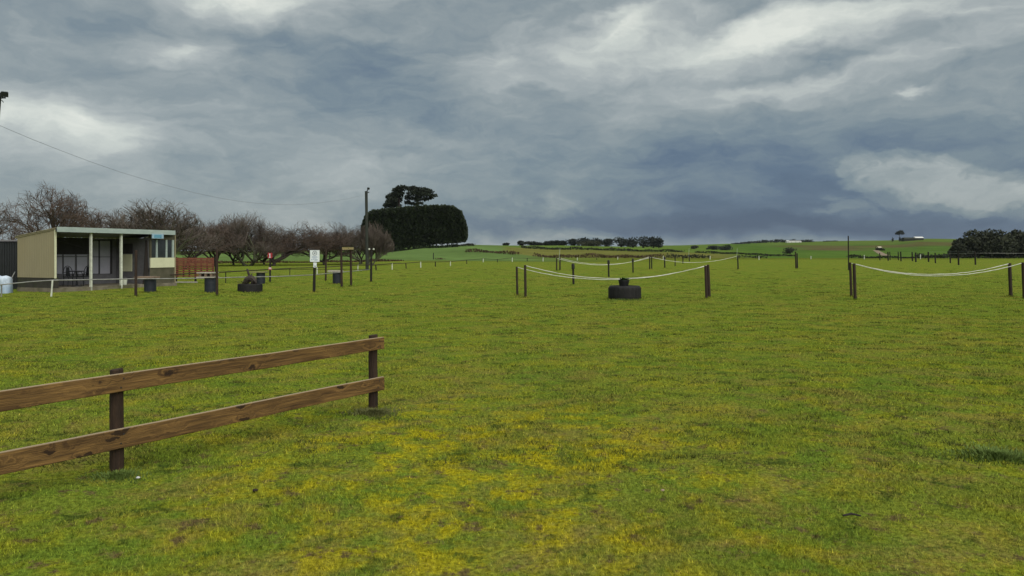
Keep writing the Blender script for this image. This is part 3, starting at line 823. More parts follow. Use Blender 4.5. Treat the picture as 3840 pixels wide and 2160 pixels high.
far_posts = [(846.5, 1018.5, 1061, 3.6, 'post_dark', 846.5), (1087, 1005, 1034, 3.0, 'post', 1087), (1189, 1002, 1029, 4.0, 'white_paint', 1189), (1342, 993, 1015, 3.4, 'white_paint', 1342),
             (1411, 992, 1014.5, 5.0, 'post', 1409), (1470.5, 987, 1011, 3.6, 'white_paint', 1470.5), (1523.5, 985.6, 1006.6, 3.8, 'post', 1521.5), (1578, 981.4, 1003.8, 3.8, 'white_paint', 1577),
             (1633, 981, 999.6, 3.8, 'post_dark', 1632.6), (1689, 980, 997, 3.2, 'white_paint', 1689), (1750.5, 974, 990.5, 3.0, 'post', 1750), (1812, 969, 985.6, 3.0, 'white_paint', 1812),
             (1865, 971.6, 985.6, 2.8, 'post_dark', 1865), (1921, 966, 983, 2.8, 'white_paint', 1921), (1977, 967.4, 981.4, 2.8, 'post_dark', 1977), (2036.4, 966, 981, 3.0, 'white_paint', 2036.4),
             (2165, 966, 977, 2.6, 'white_paint', 2165), (2238, 967, 976, 2.4, 'post_dark', 2238), (2316.6, 963, 974.5, 2.6, 'white_paint', 2316.6), (2487, 959.5, 974, 2.8, 'white_paint', 2487),
             (2663, 959.5, 974, 2.8, 'white_paint', 2663), (2846, 960, 975, 3.2, 'white_paint', 2846), (3041, 960, 972, 2.8, 'white_paint', 3041), (3241, 956, 972, 2.8, 'white_paint', 3241), (3451.5, 954, 971, 3.0, 'white_paint', 3451.5)]
fp = []
for (px, t, b_, w, mt, pxt) in far_posts[:16]:
    Yb_ = EYE * F / (b_ - HZ)
    fp.append(P(pxt, t + 1.2, Yb_))
fp = [P(640, 1031, 38.0), P(740, 1024, 40.0)] + fp
pipe_fence(fp, .032, 'long low rail of white and dark posts curving round the far side of the field', far_posts, 'post', 'low track rails')
# second strand close to the near rail, beyond the signs
rope([P(1024, 1011, 50), P(1170, 1010, 50), P(1300, 1009.5, 48), P(1388, 1010, 44.2)], .016, 'thin dark rail behind the white sign running to the tall dark post', None, 'post_dark', 'thin_rail', 'rail')
rope([b_top + Vector((0, 0, -.05)), P(1013, 941, 42), P(1222, 938.5, 43.8), g_top + Vector((0, 0, -.06))], .005, 'thin wire strung along the tall posts by the signs', 'wires', 'post', 'wire', 'wire')
# frosty white insulators on the tall dark post
ins = MB()
for s_ in (-1, 1):
    ins.lathe([(.02, 0), (.045, .02), (.045, .09), (.02, .11)], (g_top.x + s_ * .13, g_top.y, g_top.z - .17), 8, True, True)
    ins.tube([(g_top.x, g_top.y, g_top.z - .12), (g_top.x + s_ * .13, g_top.y, g_top.z - .12)], .012, 6)
tag(ins.build('insulator_pair', 'white_paint', None, (g_top.x, g_top.y, g_top.z - .12)), 'pair of white insulators on the head of the tall dark post', 'insulator')

# ------------------------------------------------------------------ signs
def board(mb, c, w, h, t, yaw_=0.0):
    cs, sn = math.cos(yaw_), math.sin(yaw_)
    def fn(x, y, z): return (c[0] + x * cs - y * sn, c[1] + x * sn + y * cs, c[2] + z)
    return mb.box((0, 0, 0), (w, t, h), fn)
def flat_ring(c, r0, r1, y, n=28):
    mb = MB(); vs, fs = [], []
    for k in range(n):
        th = 2 * math.pi * k / n
        for r in (r0, r1):
            vs.append((c[0] + r * math.cos(th), y, c[2] + r * math.sin(th)))
    for k in range(n):
        k2 = (k + 1) % n
        fs.append((2 * k, 2 * k + 1, 2 * k2 + 1, 2 * k2))
    return mb.add(vs, fs)
sb = G(1177.6, 1095.5)
Ys = sb.y
sroot = thing('sign_post', (sb.x, sb.y, 0), 'white notice board with crossed circle on a dark post', 'sign')
u = Ys / F
MB().tube([sb - Vector((0, 0, .08)), P(1179.5, 1000, Ys), P(1181, 942, Ys)], [.062, .058, .055], 12, jitter=.03).build('post', 'post_dark', sroot)
c = P(1180.5, 960, Ys - .085)
sg = MB(); board(sg, c, 35.5 * u, 43.5 * u, .012); sgo = sg.build('sign_board', 'sign_white', sroot)
yf = c.y - .0095
rc = P(1180.3, 949.5, Ys - .085)
flat_ring((rc.x, 0, rc.z), 7.0 * u, 8.6 * u, yf).build('ring_symbol', 'sign_ink', sgo)
xb = MB()
for a in (math.radians(45), math.radians(-45)):
    d1 = Vector((math.cos(a), 0, math.sin(a))); d2 = Vector((-math.sin(a), 0, math.cos(a)))
    q = [Vector((rc.x, yf - .001 * (a > 0), rc.z)) + d1 * (sx_ * 4.6 * u) + d2 * (sy_ * .75 * u) for sx_, sy_ in ((-1, -1), (1, -1), (1, 1), (-1, 1))]
    xb.add(q, [(0, 1, 2, 3)])
xb.build('cross_symbol', 'sign_ink', sgo)
tx = MB()
for (x0, x1, y0, y1) in ((1171, 1190, 961.5, 963.2), (1170, 1191, 964.8, 966.2), (1173, 1188, 968, 969.4), (1168, 1170.5, 971.5, 976.5), (1174, 1177, 972, 975), (1179.5, 1191.5, 973, 976.5)):
    a0, a1 = P(x0, y0, Ys - .085), P(x1, y1, Ys - .085)
    tx.add([(a0.x, yf, a1.z), (a1.x, yf, a1.z), (a1.x, yf, a0.z), (a0.x, yf, a0.z)], [(0, 1, 2, 3)])
tx.build('faded_print', 'sign_text', sgo)
c2 = P(1181.3, 993.5, Ys - .085)
s2 = MB(); board(s2, c2, 12.2 * u, 18.5 * u, .012); s2o = s2.build('small_sign_board', 'sign_white', sroot)
a0 = P(1179.3, 996.5, Ys); 
pz = MB(); a0, a1 = P(1179, 996.4, Ys - .085), P(1184, 999.6, Ys - .085)
pz.add([(a0.x, yf, a1.z), (a1.x, yf, a1.z), (a1.x, yf, a0.z), (a0.x, yf, a0.z)], [(0, 1, 2, 3)]); pz.build('dark_print', 'sign_ink', s2o)

rb = G(1012.6, 1061.7); Yr = rb.y; u = Yr / F
rroot = thing('number_post', (rb.x, rb.y, 0), 'thin post with a red number sign behind the drum tables', 'sign')
MB().tube([rb - Vector((0, 0, .08)), P(1013.4, 944.5, Yr)], [.054, .048], 10, jitter=.03).build('post', 'post_dark', rroot)
c = P(1012.5, 958, Yr - .07)
s3 = MB(); board(s3, c, 17 * u, 20 * u, .012); s3o = s3.build('sign_board', 'sign_red', rroot)
dg = MB()
for (x0, x1, y0, y1) in ((1010.8, 1013.6, 950.5, 964), (1008.6, 1010.8, 952, 954.2), (1008.6, 1015.8, 964, 966)):
    a0, a1 = P(x0, y0, Yr - .07), P(x1, y1, Yr - .07)
    dg.add([(a0.x, c.y - .0095, a1.z), (a1.x, c.y - .0095, a1.z), (a1.x, c.y - .0095, a0.z), (a0.x, c.y - .0095, a0.z)], [(0, 1, 2, 3)])
dg.build('digit', 'sign_white', s3o)
c = P(1012.8, 1007, Yr - .07)
s4 = MB(); board(s4, c, 12.5 * u, 10 * u, .012); s4o = s4.build('small_sign_board', 'sign_pink', rroot)
a0, a1 = P(1008.5, 1003.8, Yr - .07), P(1017, 1007, Yr - .07)
MB().add([(a0.x, c.y - .0095, a1.z), (a1.x, c.y - .0095, a1.z), (a1.x, c.y - .0095, a0.z), (a0.x, c.y - .0095, a0.z)], [(0, 1, 2, 3)]).build('white_print', 'sign_white', s4o)

# beam frame on two posts
f1, f2 = G(1281.5, 1078.6), G(1317, 1073.7)
broot = thing('beam_frame', (f1.x, f1.y, 0), 'two brown posts joined at the top by a pale board', 'frame')
t1, t2 = P(1279.5, 931, f1.y), P(1315, 931, f2.y)
for b0, t0 in ((f1, t1), (f2, t2)):
    MB().tube([b0 - Vector((0, 0, .08)), b0.lerp(t0, .5), t0], [.058, .055, .05], 12, jitter=.04).build('post', 'red_post', broot)
dv = (t2 - t1).normalized()
l0, l1 = t1 - dv * .19, t2 + dv * .18
zc = P(1300, 931.5, 38).z
MB().tube([(l0.x, l0.y, zc + .02), (l1.x, l1.y, zc + .03)], .058, 12, jitter=.03).build('log_beam', 'post_dark', broot)
nv = Vector((dv.y, -dv.x, 0)).normalized()
bb = MB()
q0, q1 = t1 - dv * .03 + nv * .085, t2 + dv * .20 + nv * .085
hh = .135 / 2
bb.hexa([Vector((q0.x, q0.y, zc - hh)), Vector((q1.x, q1.y, zc - hh + .01)), Vector((q1.x, q1.y, zc - hh + .01)) - nv * .025, Vector((q0.x, q0.y, zc - hh)) - nv * .025,
         Vector((q0.x, q0.y, zc + hh)), Vector((q1.x, q1.y, zc + hh + .01)), Vector((q1.x, q1.y, zc + hh + .01)) - nv * .025, Vector((q0.x, q0.y, zc + hh)) - nv * .025])
bo = bb.build('front_board', 'beam', broot)
mid = q0.lerp(q1, .5)
MB().tube([(mid.x, mid.y, zc), (mid.x + nv.x * .02, mid.y + nv.y * .02, zc)], .018, 8).build('bolt', 'lamp_metal', bo)
rf = MB()
e0, e1 = l0 + dv * .15, l1 + dv * .05
rf.hexa([Vector((e0.x, e0.y, zc + .085)) + nv * .13, Vector((e1.x, e1.y, zc + .095)) + nv * .13, Vector((e1.x, e1.y, zc + .095)) - nv * .13, Vector((e0.x, e0.y, zc + .085)) - nv * .13,
         Vector((e0.x, e0.y, zc + .11)) + nv * .13, Vector((e1.x, e1.y, zc + .12)) + nv * .13, Vector((e1.x, e1.y, zc + .12)) - nv * .13, Vector((e0.x, e0.y, zc + .11)) - nv * .13])
rf.build('top_board', 'post_dark', broot)

# ------------------------------------------------------------------ drum tables
def drum_table(px, base, py_top, w_px, bx0, bx1, btop, label, top_mat, second=None):
    b0 = G(px, base); Y = b0.y; u = Y / F
    R = w_px * u / 2
    H = EYE - (py_top - HZ) * u
    root = thing('drum_table', (b0.x, b0.y, 0), label, 'drum', 'drum tables')
    cy = b0.y + R
    prof = [(R * .94, -.02), (R * .96, .01), (R, .03), (R, H * .32), (R * 1.025, H * .335), (R * 1.025, H * .35), (R, H * .365), (R, H * .65), (R * 1.025, H * .665), (R * 1.025, H * .68), (R, H * .695), (R, H - .03), (R * 1.02, H - .015), (R * 1.0, H)]
    MB().lathe(prof, (b0.x, cy, 0), 28, True, True).build('drum', 'drum', root, smooth=False)
    W_ = (bx1 - bx0) * u; cx_ = ((bx0 + bx1) / 2 - CX) * u * (cy / Y)
    zt = EYE - (btop - HZ) * u
    n = 4
    def deck(z, t, mt):
        for k in range(n):
            mb = MB()
            dpt = W_ * .82
            y0 = cy - dpt / 2 + dpt * k / n
            mb.box((cx_ + random.uniform(-.01, .01), y0 + dpt / n / 2, z - t / 2), (W_, dpt / n - .008, t))
            mb.build('table_board', mt, root)
    if second is None:
        deck(max(zt, H + .03), max(zt - H, .03) - .002, top_mat)
    else:
        deck(H + .05, .048, top_mat)
        blk = MB()
        for sx_ in (-.32, 0, .32):
            blk.box((cx_ + sx_ * W_, cy, (H + .051 + zt - .041) / 2), (.09, W_ * .7, zt - .041 - H - .052))
        blk.build('bearer', 'drum_top', root)
        deck(zt, .04, top_mat)
    return root
drum_table(553, 1098.6, 1045, 42, 516, 588, 1037, 'blue-grey drum with orange-brown board top in front of the shelter', 'drum_top')
drum_table(781, 1102, 1042, 43, 747, 812, 1021.5, 'blue-grey drum with two stacked grey boards beside a tall post', 'drum_top_grey', True)
drum_table(972.5, 1067.5, 1023, 32, 944.6, 999, 1019, 'blue-grey drum with mossy top right behind the square-looking planter', 'drum_top_green')
drum_table(1260, 1065.7, 1020, 32, 1233, 1283, 1014, 'blue-grey drum with pale top left of the beam frame', 'drum_top_grey')

# ------------------------------------------------------------------ tyre planters
def tyre(px, base, x0, x1, top, label, square=False):
    b0 = G(px, base); Y = b0.y
    R = (x1 - x0) / F * Y / 2
    cy = b0.y + R
    R = (x1 - x0) / F * cy / 2
    cx_ = ((x0 + x1) / 2 - CX) / F * cy
    H = EYE - (top - HZ) / F * (b0.y + .05)
    root = thing('tyre_planter', (cx_, cy, 0), label, 'planter', 'tyre planters')
    if square:
        pr = [(R * .97, -.03), (R, .04), (R, H - .04), (R * .985, H), (R * .86, H + .004), (R * .84, H - .03), (R * .84, H - .14)]
    else:
        pr = [(R * .90, -.03), (R * .97, .03), (R, .10), (R, H - .12), (R * .97, H - .045), (R * .90, H), (R * .78, H + .004), (R * .72, H - .03), (R * .72, H - .16)]
    MB().lathe(pr, (cx_, cy, 0), 40).build('tyre', 'rubber', root, smooth=False)
    tr = MB()          # tread lugs
    for k in range(44):
        th = 2 * math.pi * k / 44
        sl = .06 if k % 2 else -.06
        pts = []
        for (dz_, dth, rr) in ((.05, -.03, 1.0), (.05, .03, 1.0), (H - .07, .03 + sl, 1.0), (H - .07, -.03 + sl, 1.0)):
            for ro in (.99, 1.010):
                pts.append((cx_ + R * ro * math.cos(th + dth), cy + R * ro * math.sin(th + dth), dz_))
        i = [pts[0], pts[2], pts[3], pts[1], pts[6], pts[4], pts[5], pts[7]]
        tr.hexa(i)
    tr.build('tread', 'rubber', root)
    sl_ = MB(); rr = R * .85 if square else R * .73
    sl_.lathe([(rr, H - .10), (rr * .7, H - .05), (rr * .35, H - .03), (.02, H - .02)], (cx_, cy, 0), 24, True, wob=.03)
    sl_.build('soil', 'soil', root, smooth=True)
    return root, Vector((cx_, cy, H)), R
proot, pc, pR_ = tyre(2342.5, 1126, 2282, 2403, 1074, 'round black tyre planter under the sagging white ropes')
def leaves(c, r, h, n, size, mb, up_=.5):
    for i in range(n):
        a, d = random.uniform(0, 6.28), r * math.sqrt(random.random())
        p = Vector((c.x + d * math.cos(a), c.y + d * math.sin(a), c.z + h * random.random()))
        dr = Vector((math.cos(a + random.uniform(-.8, .8)), math.sin(a + random.uniform(-.8, .8)), random.uniform(-.1, 1) * up_ + .2)).normalized()
        sd_ = dr.cross(Vector((random.uniform(-.3, .3), random.uniform(-.3, .3), 1))).normalized()
        s_ = size * random.uniform(.6, 1.2)
        mb.add([p, p + dr * s_ * .5 + sd_ * s_ * .24, p + dr * s_, p + dr * s_ * .5 - sd_ * s_ * .24], [(0, 1, 2, 3)])
# plant pot on the tyre
pz0 = pc.z - .05
Rp = (2359.4 - 2317.6) / F * pc.y / 2
Hp = (1073 - 1046) / F * pc.y
pot = thing('plant_pot', (pc.x - .03, pc.y, pz0), 'black plant pot with leafy green top standing on the round tyre', 'plant pot')
cx_, cy_ = pc.x - .03, pc.y
MB().lathe([(Rp * .72, 0), (Rp * .78, .02), (Rp * .93, Hp * .78), (Rp * .93, Hp * .8), (Rp * 1.0, Hp * .82), (Rp * 1.0, Hp), (Rp * .92, Hp), (Rp * .88, Hp * .85)], (cx_, cy_, pz0), 26, False, True).build('pot', 'pot', pot)
MB().lathe([(Rp * .9, Hp * .88), (.02, Hp * .92)], (cx_, cy_, pz0), 18, True).build('soil', 'soil', pot)
lf = MB(); leaves(Vector((cx_ + .02, cy_, pz0 + Hp * .9)), Rp * .62, .07, 130, .11, lf); lf.build('foliage', 'plant', pot)

qroot, qc, qR = tyre(938, 1098.5, 893.7, 982, 1066, 'low black tyre planter holding dark driftwood among the drum tables', square=True)
dw = MB()
Yq = qc.y
def Q(px, py, dy=0.0): return P(px, py, Yq + dy)
dw.tube([Q(908, 1066), Q(918, 1059), Q(928, 1050), Q(938, 1044.5), Q(946, 1046), Q(953, 1054), Q(958, 1064)], [.05, .10, .15, .16, .14, .12, .07], 9, jitter=.16)
dw.tube([Q(939, 1046, .05), Q(936.5, 1037), Q(931.5, 1023, -.05), Q(928, 1012), Q(925.5, 1007)], [.08, .06, .05, .04, .015], 7, jitter=.12)
dw.tube([Q(940, 1041, .05), Q(943, 1035), Q(945.5, 1024)], [.05, .04, .015], 6, jitter=.12)
dw.tube([Q(944, 1062, -.2), Q(952, 1050, -.25), Q(957, 1057, -.2)], [.06, .07, .05], 7, jitter=.15)
tag(dw.build('driftwood', 'driftwood', None, (qc.x, qc.y, qc.z - .05)), 'dark forked driftwood stump standing in the low tyre planter', 'driftwood')
wd = MB()
for (x0, y0, x1, y1) in ((901, 1066, 899, 1050), (908, 1064, 907, 1047), (909, 1062, 919, 1050), (905, 1066, 912, 1056)):
    wd.tube([Q(x0, y0, -.2), Q((x0 + x1) / 2 - 1, (y0 + y1) / 2, -.2), Q(x1, y1, -.2)], [.008, .006, .003], 5)
leaves(Q(909, 1065, -.2), .22, .10, 46, .09, wd)
tag(wd.build('weed_plant', 'tuft_dry', None, tuple(Q(907, 1067, -.2))), 'thin straggly weed growing at the left of the low tyre planter', 'plant', None, 'stuff')

# ------------------------------------------------------------------ shelter hut
h0 = P(208, 1096, 32.5); hx0, hy0 = h0.x, h0.y
h1x, h1y = (655 - CX) / F * 38.5, 38.5
HL = math.hypot(h1x - hx0, h1y - hy0)
nx, ny = (h1x - hx0) / HL, (h1y - hy0) / HL
bx_, by_ = -ny, nx
HD = 2.45
def Wp(a, b, z): return (hx0 + nx * a + bx_ * b, hy0 + ny * a + by_ * b, z)
def wa(px, b):
    k = (px - CX) / F
    return (k * (hy0 + by_ * b) - hx0 - bx_ * b) / (nx - k * ny)
def wz(a, b, py): return EYE - (py - HZ) / F * (hy0 + ny * a + by_ * b)
hut = thing('shelter_hut', Wp(HL / 2, HD / 2, 0), 'open-fronted cream shelter with pale fascia and glazed booth', 'shelter')
def hbox(a0, a1, b0, b1, z0, z1, name, mat, parent=hut):
    mb = MB()
    mb.hexa([Wp(a0, b0, z0), Wp(a1, b0, z0), Wp(a1, b1, z0), Wp(a0, b1, z0), Wp(a0, b0, z1), Wp(a1, b0, z1), Wp(a1, b1, z1), Wp(a0, b1, z1)])
    return mb.build(name, mat, parent)
ZF, ZB = 2.84, 2.52                          # roof height front / back
aB = wa(563, 0)                              # where the booth begins
hbox(-.02, HL + .05, -.10, HD + .02, -.15, .17, 'floor_slab', 'concrete')
# left gable: corrugated cream sheet over a dark block base
hbox(.0, .16, .02, HD, .171, .655, 'base_wall', 'block_dark')
def roofz(b): return ZF - .06 + (ZB - ZF) * (b / HD)
mb = MB()
N = 44
for i in range(N + 1):
    b = .0 + (HD) * i / N
    off = -.005 if i % 2 else .005
    for z in (.62, roofz(b) - .01):
        mb.v.append(Wp(-.02 + off, b, z))
for i in range(N):
    mb.f.append((2 * i, 2 * i + 1, 2 * i + 3, 2 * i + 2))
gab = mb.build('gable_cladding', 'cream_wall', hut)
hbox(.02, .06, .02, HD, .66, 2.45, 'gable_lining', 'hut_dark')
hbox(-.045, .03, -.03, .02, .60, ZF - .09, 'corner_trim', 'cream_panel')
mb = MB(); mb.hexa([Wp(-.05, -.02, roofz(0) - .06), Wp(.02, -.02, roofz(0) - .06), Wp(.02, HD + .1, roofz(HD) - .09), Wp(-.05, HD + .1, roofz(HD) - .09),
                    Wp(-.05, -.02, roofz(0) + .03), Wp(.02, -.02, roofz(0) + .03), Wp(.02, HD + .1, roofz(HD) + .01), Wp(-.05, HD + .1, roofz(HD) + .01)])
mb.build('barge_board', 'cream_wall', hut)
# roof sheet
mb = MB(); N = 60
for i in range(N + 1):
    a = -.08 + (wa(657, -.2) + .07) * i / N
    o_ = .014 if i % 2 else -.014
    mb.v.append(Wp(a, -.22, ZF - .03 + o_)); mb.v.append(Wp(a, HD + .15, ZB - .07 + o_))
for i in range(N): mb.f.append((2 * i, 2 * i + 1, 2 * i + 3, 2 * i + 2))
mb.build('roof_sheet', 'roof', hut)
hbox(-.10, wa(658, -.26), -.26, -.225, ZF - .215, ZF + .005, 'fascia', 'fascia')
hbox(-.08, wa(657, -.222), -.222, -.12, ZF - .20, ZF - .06, 'gutter_beam', 'hut_dark')
# rear wall, roof shade painted as a dark upper sheet, with pale panels
hbox(.165, HL, HD - .10, HD, .171, 2.42, 'rear_wall', 'block')
hbox(.17, wa(336, HD - .13), HD - .13, HD - .104, wz(1, HD, 953), 2.44, 'upper_roof_shade', 'hut_dark')
def back_panel(x0, x1, y0, y1, name, mat, d=.13):
    b = HD - d
    a0, a1 = wa(x0, b), wa(x1, b)
    am = (a0 + a1) / 2
    return hbox(a0, a1, b - .03, b, wz(am, b, y1), wz(am, b, y0), name, mat)
for (x0, x1) in ((212, 231), (238, 279), (287, 325)):
    back_panel(x0, x1, 964, 1027, 'wall_panel', 'hut_panel')
    back_panel(x0, x1, 954.5, 961, 'wall_panel', 'hut_panel')
for (x0, x1) in ((347, 367.5), (374, 411)):
    back_panel(x0, x1, 964.5, 1026, 'wall_panel', 'hut_panel')
    back_panel(x0, x1, 904, 962, 'wall_panel', 'hut_panel')
back_panel(367.8, 373.6, 900, 1027, 'mullion', 'hut_dark', .105)
back_panel(412, 419.5, 900, 1027, 'mullion', 'hut_dark', .105)

# verandah posts
for (x0, x1, yb_) in ((337.6, 347.4, 1084.6), (451, 460.6, 1075)):
    a0, a1 = wa(x0, -.05), wa(x1, -.05)
    hbox(a0, a0 + (a1 - a0) * .62, -.10, .0, -.1, ZF - .2, 'verandah_post', 'white_paint')
# tie brace under the roof
mb = MB(); mb.tube([Wp(.5, 1.4, 2.45), Wp(2.3, 1.2, 1.95)], .02, 6); mb.build('brace', 'hut_dark', hut)
# glazed booth
hbox(aB, aB + .10, .03, HD - .11, .171, 2.44, 'booth_side_wall', 'block')
def wb(px, a):
    k = (px - CX) / F
    return (k * (hy0 + ny * a) - hx0 - nx * a) / (bx_ - k * by_)
def side_panel(x0, x1, y0, y1, name, mat):
    a = aB - .002
    b1, b0 = min(wb(x0, a), HD - .14), wb(x1, a)
    bm = (b0 + b1) / 2
    hbox(a - .03, a, b0, b1, wz(a, bm, y1), wz(a, bm, y0), name, mat)
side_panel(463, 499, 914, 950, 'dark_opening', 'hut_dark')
side_panel(462, 496, 953.5, 1017.6, 'wall_panel', 'cream_panel')
zs, zp0 = wz(wa(600, 0), 0, 966.5), wz(wa(600, 0), 0, 1003.5)
hbox(aB, HL, -.0, .14, -.1, zp0, 'booth_base_wall', 'block_mossy')
hbox(aB + .005, HL - .002, -.03, .10, zp0 + .002, zs, 'booth_panel', 'cream_panel')
hbox(HL - .10, HL - .003, .145, HD - .105, .171, 2.44, 'end_wall', 'block')
zwt = wz(wa(600, 0), 0, 899)
hbox(aB + .002, HL - .002, -.02, .10, zwt, ZF - .21, 'window_head', 'block_mossy')
for (x0, x1) in ((562, 566.5), (584.5, 589.5), (621, 626), (644.5, 651)):
    a0, a1 = wa(x0, 0), min(wa(x1, 0), HL - .004)
    hbox(a0, a1, -.035, .06, zs + .001, zwt - .001, 'mullion', 'fascia' if x0 > 570 else 'block_mossy')
for (x0, x1) in ((566.7, 584.3), (589.7, 620.8), (626.2, 644.3)):
    hbox(wa(x0, 0), wa(x1, 0), .015, .03, zs + .002, zwt - .002, 'pane', 'glass')
hbox(HL - .03, HL + .02, -.06, .02, -.1, ZF - .22, 'corner_post', 'cream_wall')
hbox(wa(569, -.26), wa(612, -.26), -.29, -.262, ZF - .42, ZF - .19, 'sign', 'sign_blue')
hbox(wa(576.5, -.26), wa(604, -.26), -.296, -.2915, ZF - .385, ZF - .235, 'sign_print', 'sign_mid', hut)
# leaning plank by the booth corner
mb = MB()
q = [wa(538, -.02), wa(557, -.02)]
mb.hexa([Wp(q[0], -.02, .18), Wp(q[1], -.02, .18), Wp(q[1], .03, .18), Wp(q[0], .03, .18), Wp(aB - .10, .16, 2.35), Wp(aB - .03, .16, 2.35), Wp(aB - .03, .2, 2.35), Wp(aB - .10, .2, 2.35)])
tag(mb.build('leaning_plank', 'plank', None, Wp(q[0], 0, .18)), 'dark wide plank leaning at the corner of the glazed booth', 'plank')

# furniture in the shelter
def hutpt(px, py, b):
    a = wa(px, b); return a
def chair(a, b, rot_, label):
    o = Wp(a, b, .171)
    root = thing('garden_chair', o, label, 'chair', 'chairs in the shelter')
    cs, sn = math.cos(rot_), math.sin(rot_)
    def T_(x, y, z): return (o[0] + x * cs - y * sn, o[1] + x * sn + y * cs, o[2] + z)
    MB().box((0, 0, .43), (.44, .44, .035), T_).build('seat', 'chair', root)
    for sx_ in (-1, 1):
        for sy_ in (-1, 1):
            MB().tube([T_(sx_ * .19, sy_ * .19, .42), T_(sx_ * .22, sy_ * .22, 0)], .016, 8).build('leg', 'chair', root)
        MB().tube([T_(sx_ * .21, .18, .44), T_(sx_ * .26, .14, .64), T_(sx_ * .26, -.16, .64), T_(sx_ * .22, -.2, .43)], .014, 7).build('armrest', 'chair', root)
    pts = [T_(.21 * math.cos(t), .2 + .06 * math.sin(t), .45 + .48 * math.sin(t) ** .7 if math.sin(t) > 0 else .45) for t in [math.pi * i / 14 for i in range(15)]]
    MB().tube(pts, .016, 7).build('back_hoop', 'chair', root)
    MB().hexa([T_(-.09, .20, .46), T_(.09, .20, .46), T_(.09, .22, .46), T_(-.09, .22, .46), T_(-.07, .245, .88), T_(.07, .245, .88), T_(.07, .265, .88), T_(-.07, .265, .88)]).build('splat', 'chair', root)
chair(wa(264, 1.2), 1.2, 1.0, 'black arched-back chair left of the small table in the shelter')
chair(wa(313, 1.0), 1.0, -.3, 'black arched-back chair right of the small table in the shelter')
to = Wp(wa(287, .75), .75, .171)
troot = thing('small_table', to, 'small dark table between the two chairs in the shelter', 'table')
MB().lathe([(.34, .68), (.36, .69), (.36, .71), (.34, .72)], to, 20, True, True).build('table_top', 'chair', troot)
MB().tube([(to[0], to[1], to[2]), (to[0], to[1], to[2] + .68)], .03, 8).build('stem', 'chair', troot)
MB().lathe([(.24, 0), (.22, .03), (.04, .06)], to, 16, False, True).build('foot', 'chair', troot)
bk = Wp(wa(466, .12), .12, .171)
broot2 = thing('white_bucket', bk, 'small white bucket beside the second verandah post', 'bucket')
MB().lathe([(.10, 0), (.105, .01), (.13, .24), (.137, .25), (.137, .265), (.125, .265), (.10, .03)], bk, 18, False, True).build('bucket', 'white_paint', broot2)
MB().tube([(bk[0] + .13 * math.cos(t), bk[1], bk[2] + .25 + .13 * math.sin(t)) for t in [math.pi * i / 8 for i in range(9)]], .006, 6).build('handle', 'pipe', broot2)

# ------------------------------------------------------------------ dark shed, tarpaulin, prop at the left edge
Ysd = 35.5
xr = (70 - CX) / F * Ysd; xl = xr - 4.2
zt = EYE - (905 - HZ) / F * Ysd
shed = thing('corrugated_shed', ((xl + xr) / 2, Ysd, 0), 'dark corrugated iron wall left of the cream shelter', 'shed')
for k in range(6):
    mb = MB(); n_ = 12
    x0 = xl + (xr - xl) * k / 6; x1 = xl + (xr - xl) * (k + 1) / 6
    for i in range(n_ + 1):
        x = x0 + (x1 - x0) * i / n_
        o_ = .016 * math.cos(math.pi * i)
        mb.v.append((x, Ysd + o_ + .003 * (k % 2), -.05)); mb.v.append((x, Ysd + o_ + .003 * (k % 2), zt))
    for i in range(n_): mb.f.append((2 * i, 2 * i + 2, 2 * i + 3, 2 * i + 1))
    mb.build('sheet', 'shed_dark', shed)
MB().box(((xl + xr) / 2, Ysd + 1.1, zt / 2 - .1), (xr - xl - .1, 2.0, zt + .1)).build('shed_body', 'shed_dark', shed)
MB().box(((xl + xr) / 2, Ysd, zt + .035), (xr - xl + .04, .12, .075)).build('capping', 'shed_cap', shed)
# tarp
Yt = 31.5
x0, x1 = (-150 - CX) / F * Yt, (22 - CX) / F * Yt
zt2 = EYE - (1037 - HZ) / F * Yt
mb = MB(); nx_, nz_ = 26, 9
prof = [(0.0, 0.0), (.0, .18), (.01, .36), (.03, .52), (.06, .62), (.16, .66), (.45, .69), (.8, .70), (1.1, .66), (1.2, .0)]
for i in range(nx_ + 1):
    x = x0 + (x1 - x0) * i / nx_
    for j, (d, z) in enumerate(prof):
        e = .03 * math.sin(i * 1.7 + j * .9) * (0 if j == 0 else 1)
        sc_ = zt2 / .68
        edge = .90 if i in (0, nx_) else 1.0
        mb.v.append((x + .02 * math.sin(j * 1.3), Yt + d * .38 + e, max(z * sc_ * edge + e * .5, 0) if j not in (0, len(prof) - 1) else -.02))
m_ = len(prof)
for i in range(nx_):
    for j in range(m_ - 1): mb.f.append((i * m_ + j, (i + 1) * m_ + j, (i + 1) * m_ + j + 1, i * m_ + j + 1))
mb.f.append(tuple(j for j in range(m_))); mb.f.append(tuple(nx_ * m_ + j for j in range(m_ - 1, -1, -1)))
tag(mb.build('tarpaulin_pile', 'tarp', None, ((x0 + x1) / 2, Yt + .3, 0), smooth=True), 'white and blue tarpaulin covered pile at the left edge', 'tarpaulin')
mb = MB().tube([P(40, 1096, 32.9), P(45, 1040, 32.9), P(56, 1020, 33.6)], .02, 6)
tag(mb.build('leaning_pipe', 'pipe', None, tuple(P(40, 1096, 32.9))), 'thin grey pipe leaning between tarpaulin and shelter', 'pipe')

